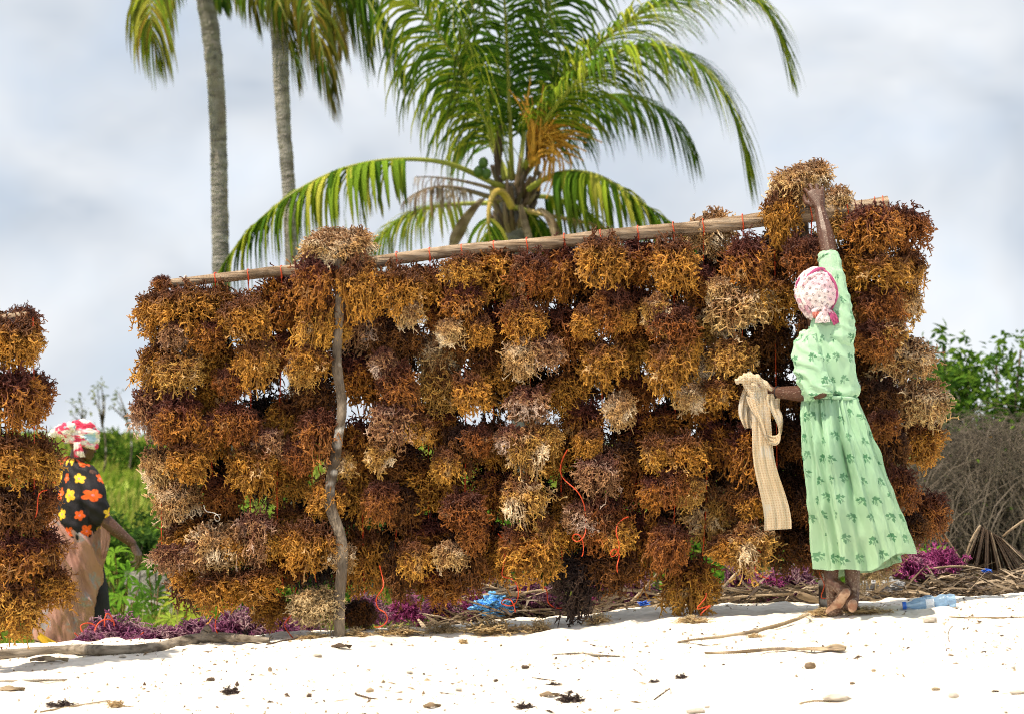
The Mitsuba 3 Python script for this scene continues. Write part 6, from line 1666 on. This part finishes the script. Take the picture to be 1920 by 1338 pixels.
# plastic waste
b = trimesh.creation.icosphere(5, 1.0)
v = np.array(b.vertices)
dsp = 0.62 + 0.75 * np.abs(meshkit.fbm(v * 2.1 + 4, 4, 17) - 0.5) * 2 + 0.10 * np.abs(np.sin(v[:, 0] * 9 + v[:, 2] * 7 + 4 * meshkit.noise(v * 3, 2)))
v = v * dsp[:, None] * np.array([0.125, 0.09, 0.070])
v[:, 2] = np.maximum(v[:, 2], -0.045)
c = G(926, 15.0, 0.075)
bag = add('plastic_bag', (v + c, np.array(b.faces)), 'm_bluebag', smooth=40, label='crumpled bright blue plastic bag lying behind the rack', cat='plastic bag')
v = np.array(b.vertices)
v = v * (0.6 + 0.9 * np.abs(meshkit.fbm(v * 2.0, 4, 9) - 0.5))[:, None] * np.array([0.16, 0.1, 0.08])
add('plastic_bag', (v + G(1655, 15.2, 0.07), np.array(b.faces)), 'm_greybag', smooth=40, label='grey plastic bag partly hidden behind the right foot of the woman', cat='plastic bag')
for px, Y, h, lab in ((1206, 14.72, 0.02, 'scrap of dark blue plastic beside the low golden bundle'), (1846, 15.6, 0.15, 'scrap of blue plastic below the folded frond')):
    v = np.array(b.vertices)
    v = v * (0.5 + np.abs(meshkit.fbm(v * 2.4 + px, 3, 9) - 0.5) * 2)[:, None] * np.array([0.034, 0.025, 0.015])
    add('plastic_scrap', (v + G(px, Y, h), np.array(b.faces)), 'm_bluecap', smooth=40, label=lab, cat='plastic scrap')
# bottle
bot = thing('plastic_bottle', 'clear bluish plastic bottle lying on the sand at the right', 'bottle')
prof = np.array([[0.0, 0.0], [0.030, 0.0], [0.036, 0.006], [0.037, 0.03], [0.0345, 0.04], [0.037, 0.05], [0.037, 0.085], [0.035, 0.09], [0.037, 0.098], [0.037, 0.14], [0.034, 0.165], [0.024, 0.192], [0.0145, 0.212], [0.0135, 0.228]])
A0, A1 = hit(1792, 1138), hit(1702, 1142)
A0 = A0 + [0, 0, 0.034]
A1 = A1 + [0, 0, 0.020]
zx = unit(A1 - A0)
xx = unit(np.cross(zx, [0, 1, 0]))
Rb = np.stack([xx, np.cross(zx, xx), zx], 1)


def lathe(pr, n=40, crush=0.0):
    a = np.linspace(0, 2 * np.pi, n, endpoint=False)
    v = np.stack([pr[:, None, 0] * np.cos(a), pr[:, None, 0] * np.sin(a), np.repeat(pr[:, 1:2], n, 1)], -1).reshape(-1, 3)
    if crush:
        v[:, :2] *= (1 - crush * np.clip(meshkit.fbm(v * 22, 2, 6) - 0.45, 0, 1))[:, None]
    i, j = np.meshgrid(np.arange(len(pr) - 1), np.arange(n), indexing='ij')
    q = np.stack([i * n + j, i * n + (j + 1) % n, (i + 1) * n + (j + 1) % n, (i + 1) * n + j], -1).reshape(-1, 4)
    return v, q


pr = np.stack([np.interp(np.linspace(0, 1, 50), np.linspace(0, 1, len(prof)), prof[:, k]) for k in (0, 1)], 1)
v, q = lathe(pr, 40, 0.9)
add('wall', (v @ Rb.T + A0, q), 'm_bottle', bot, smooth=True)
v, q = lathe(np.array([[0.0, 0.245], [0.0165, 0.245], [0.0172, 0.243], [0.0172, 0.228], [0.0150, 0.227]]), 28)
add('cap', (v @ Rb.T + A0, q), 'm_bluecap', bot, smooth=30, label='blue screw cap')
v, q = lathe(np.array([[0.0376, 0.100], [0.0378, 0.101], [0.0378, 0.137], [0.0376, 0.138]]), 40, 0.9)
add('label', (v @ Rb.T + A0, q[(q % 40).min(1) < 14]), 'm_white_label', bot, smooth=True)
del b
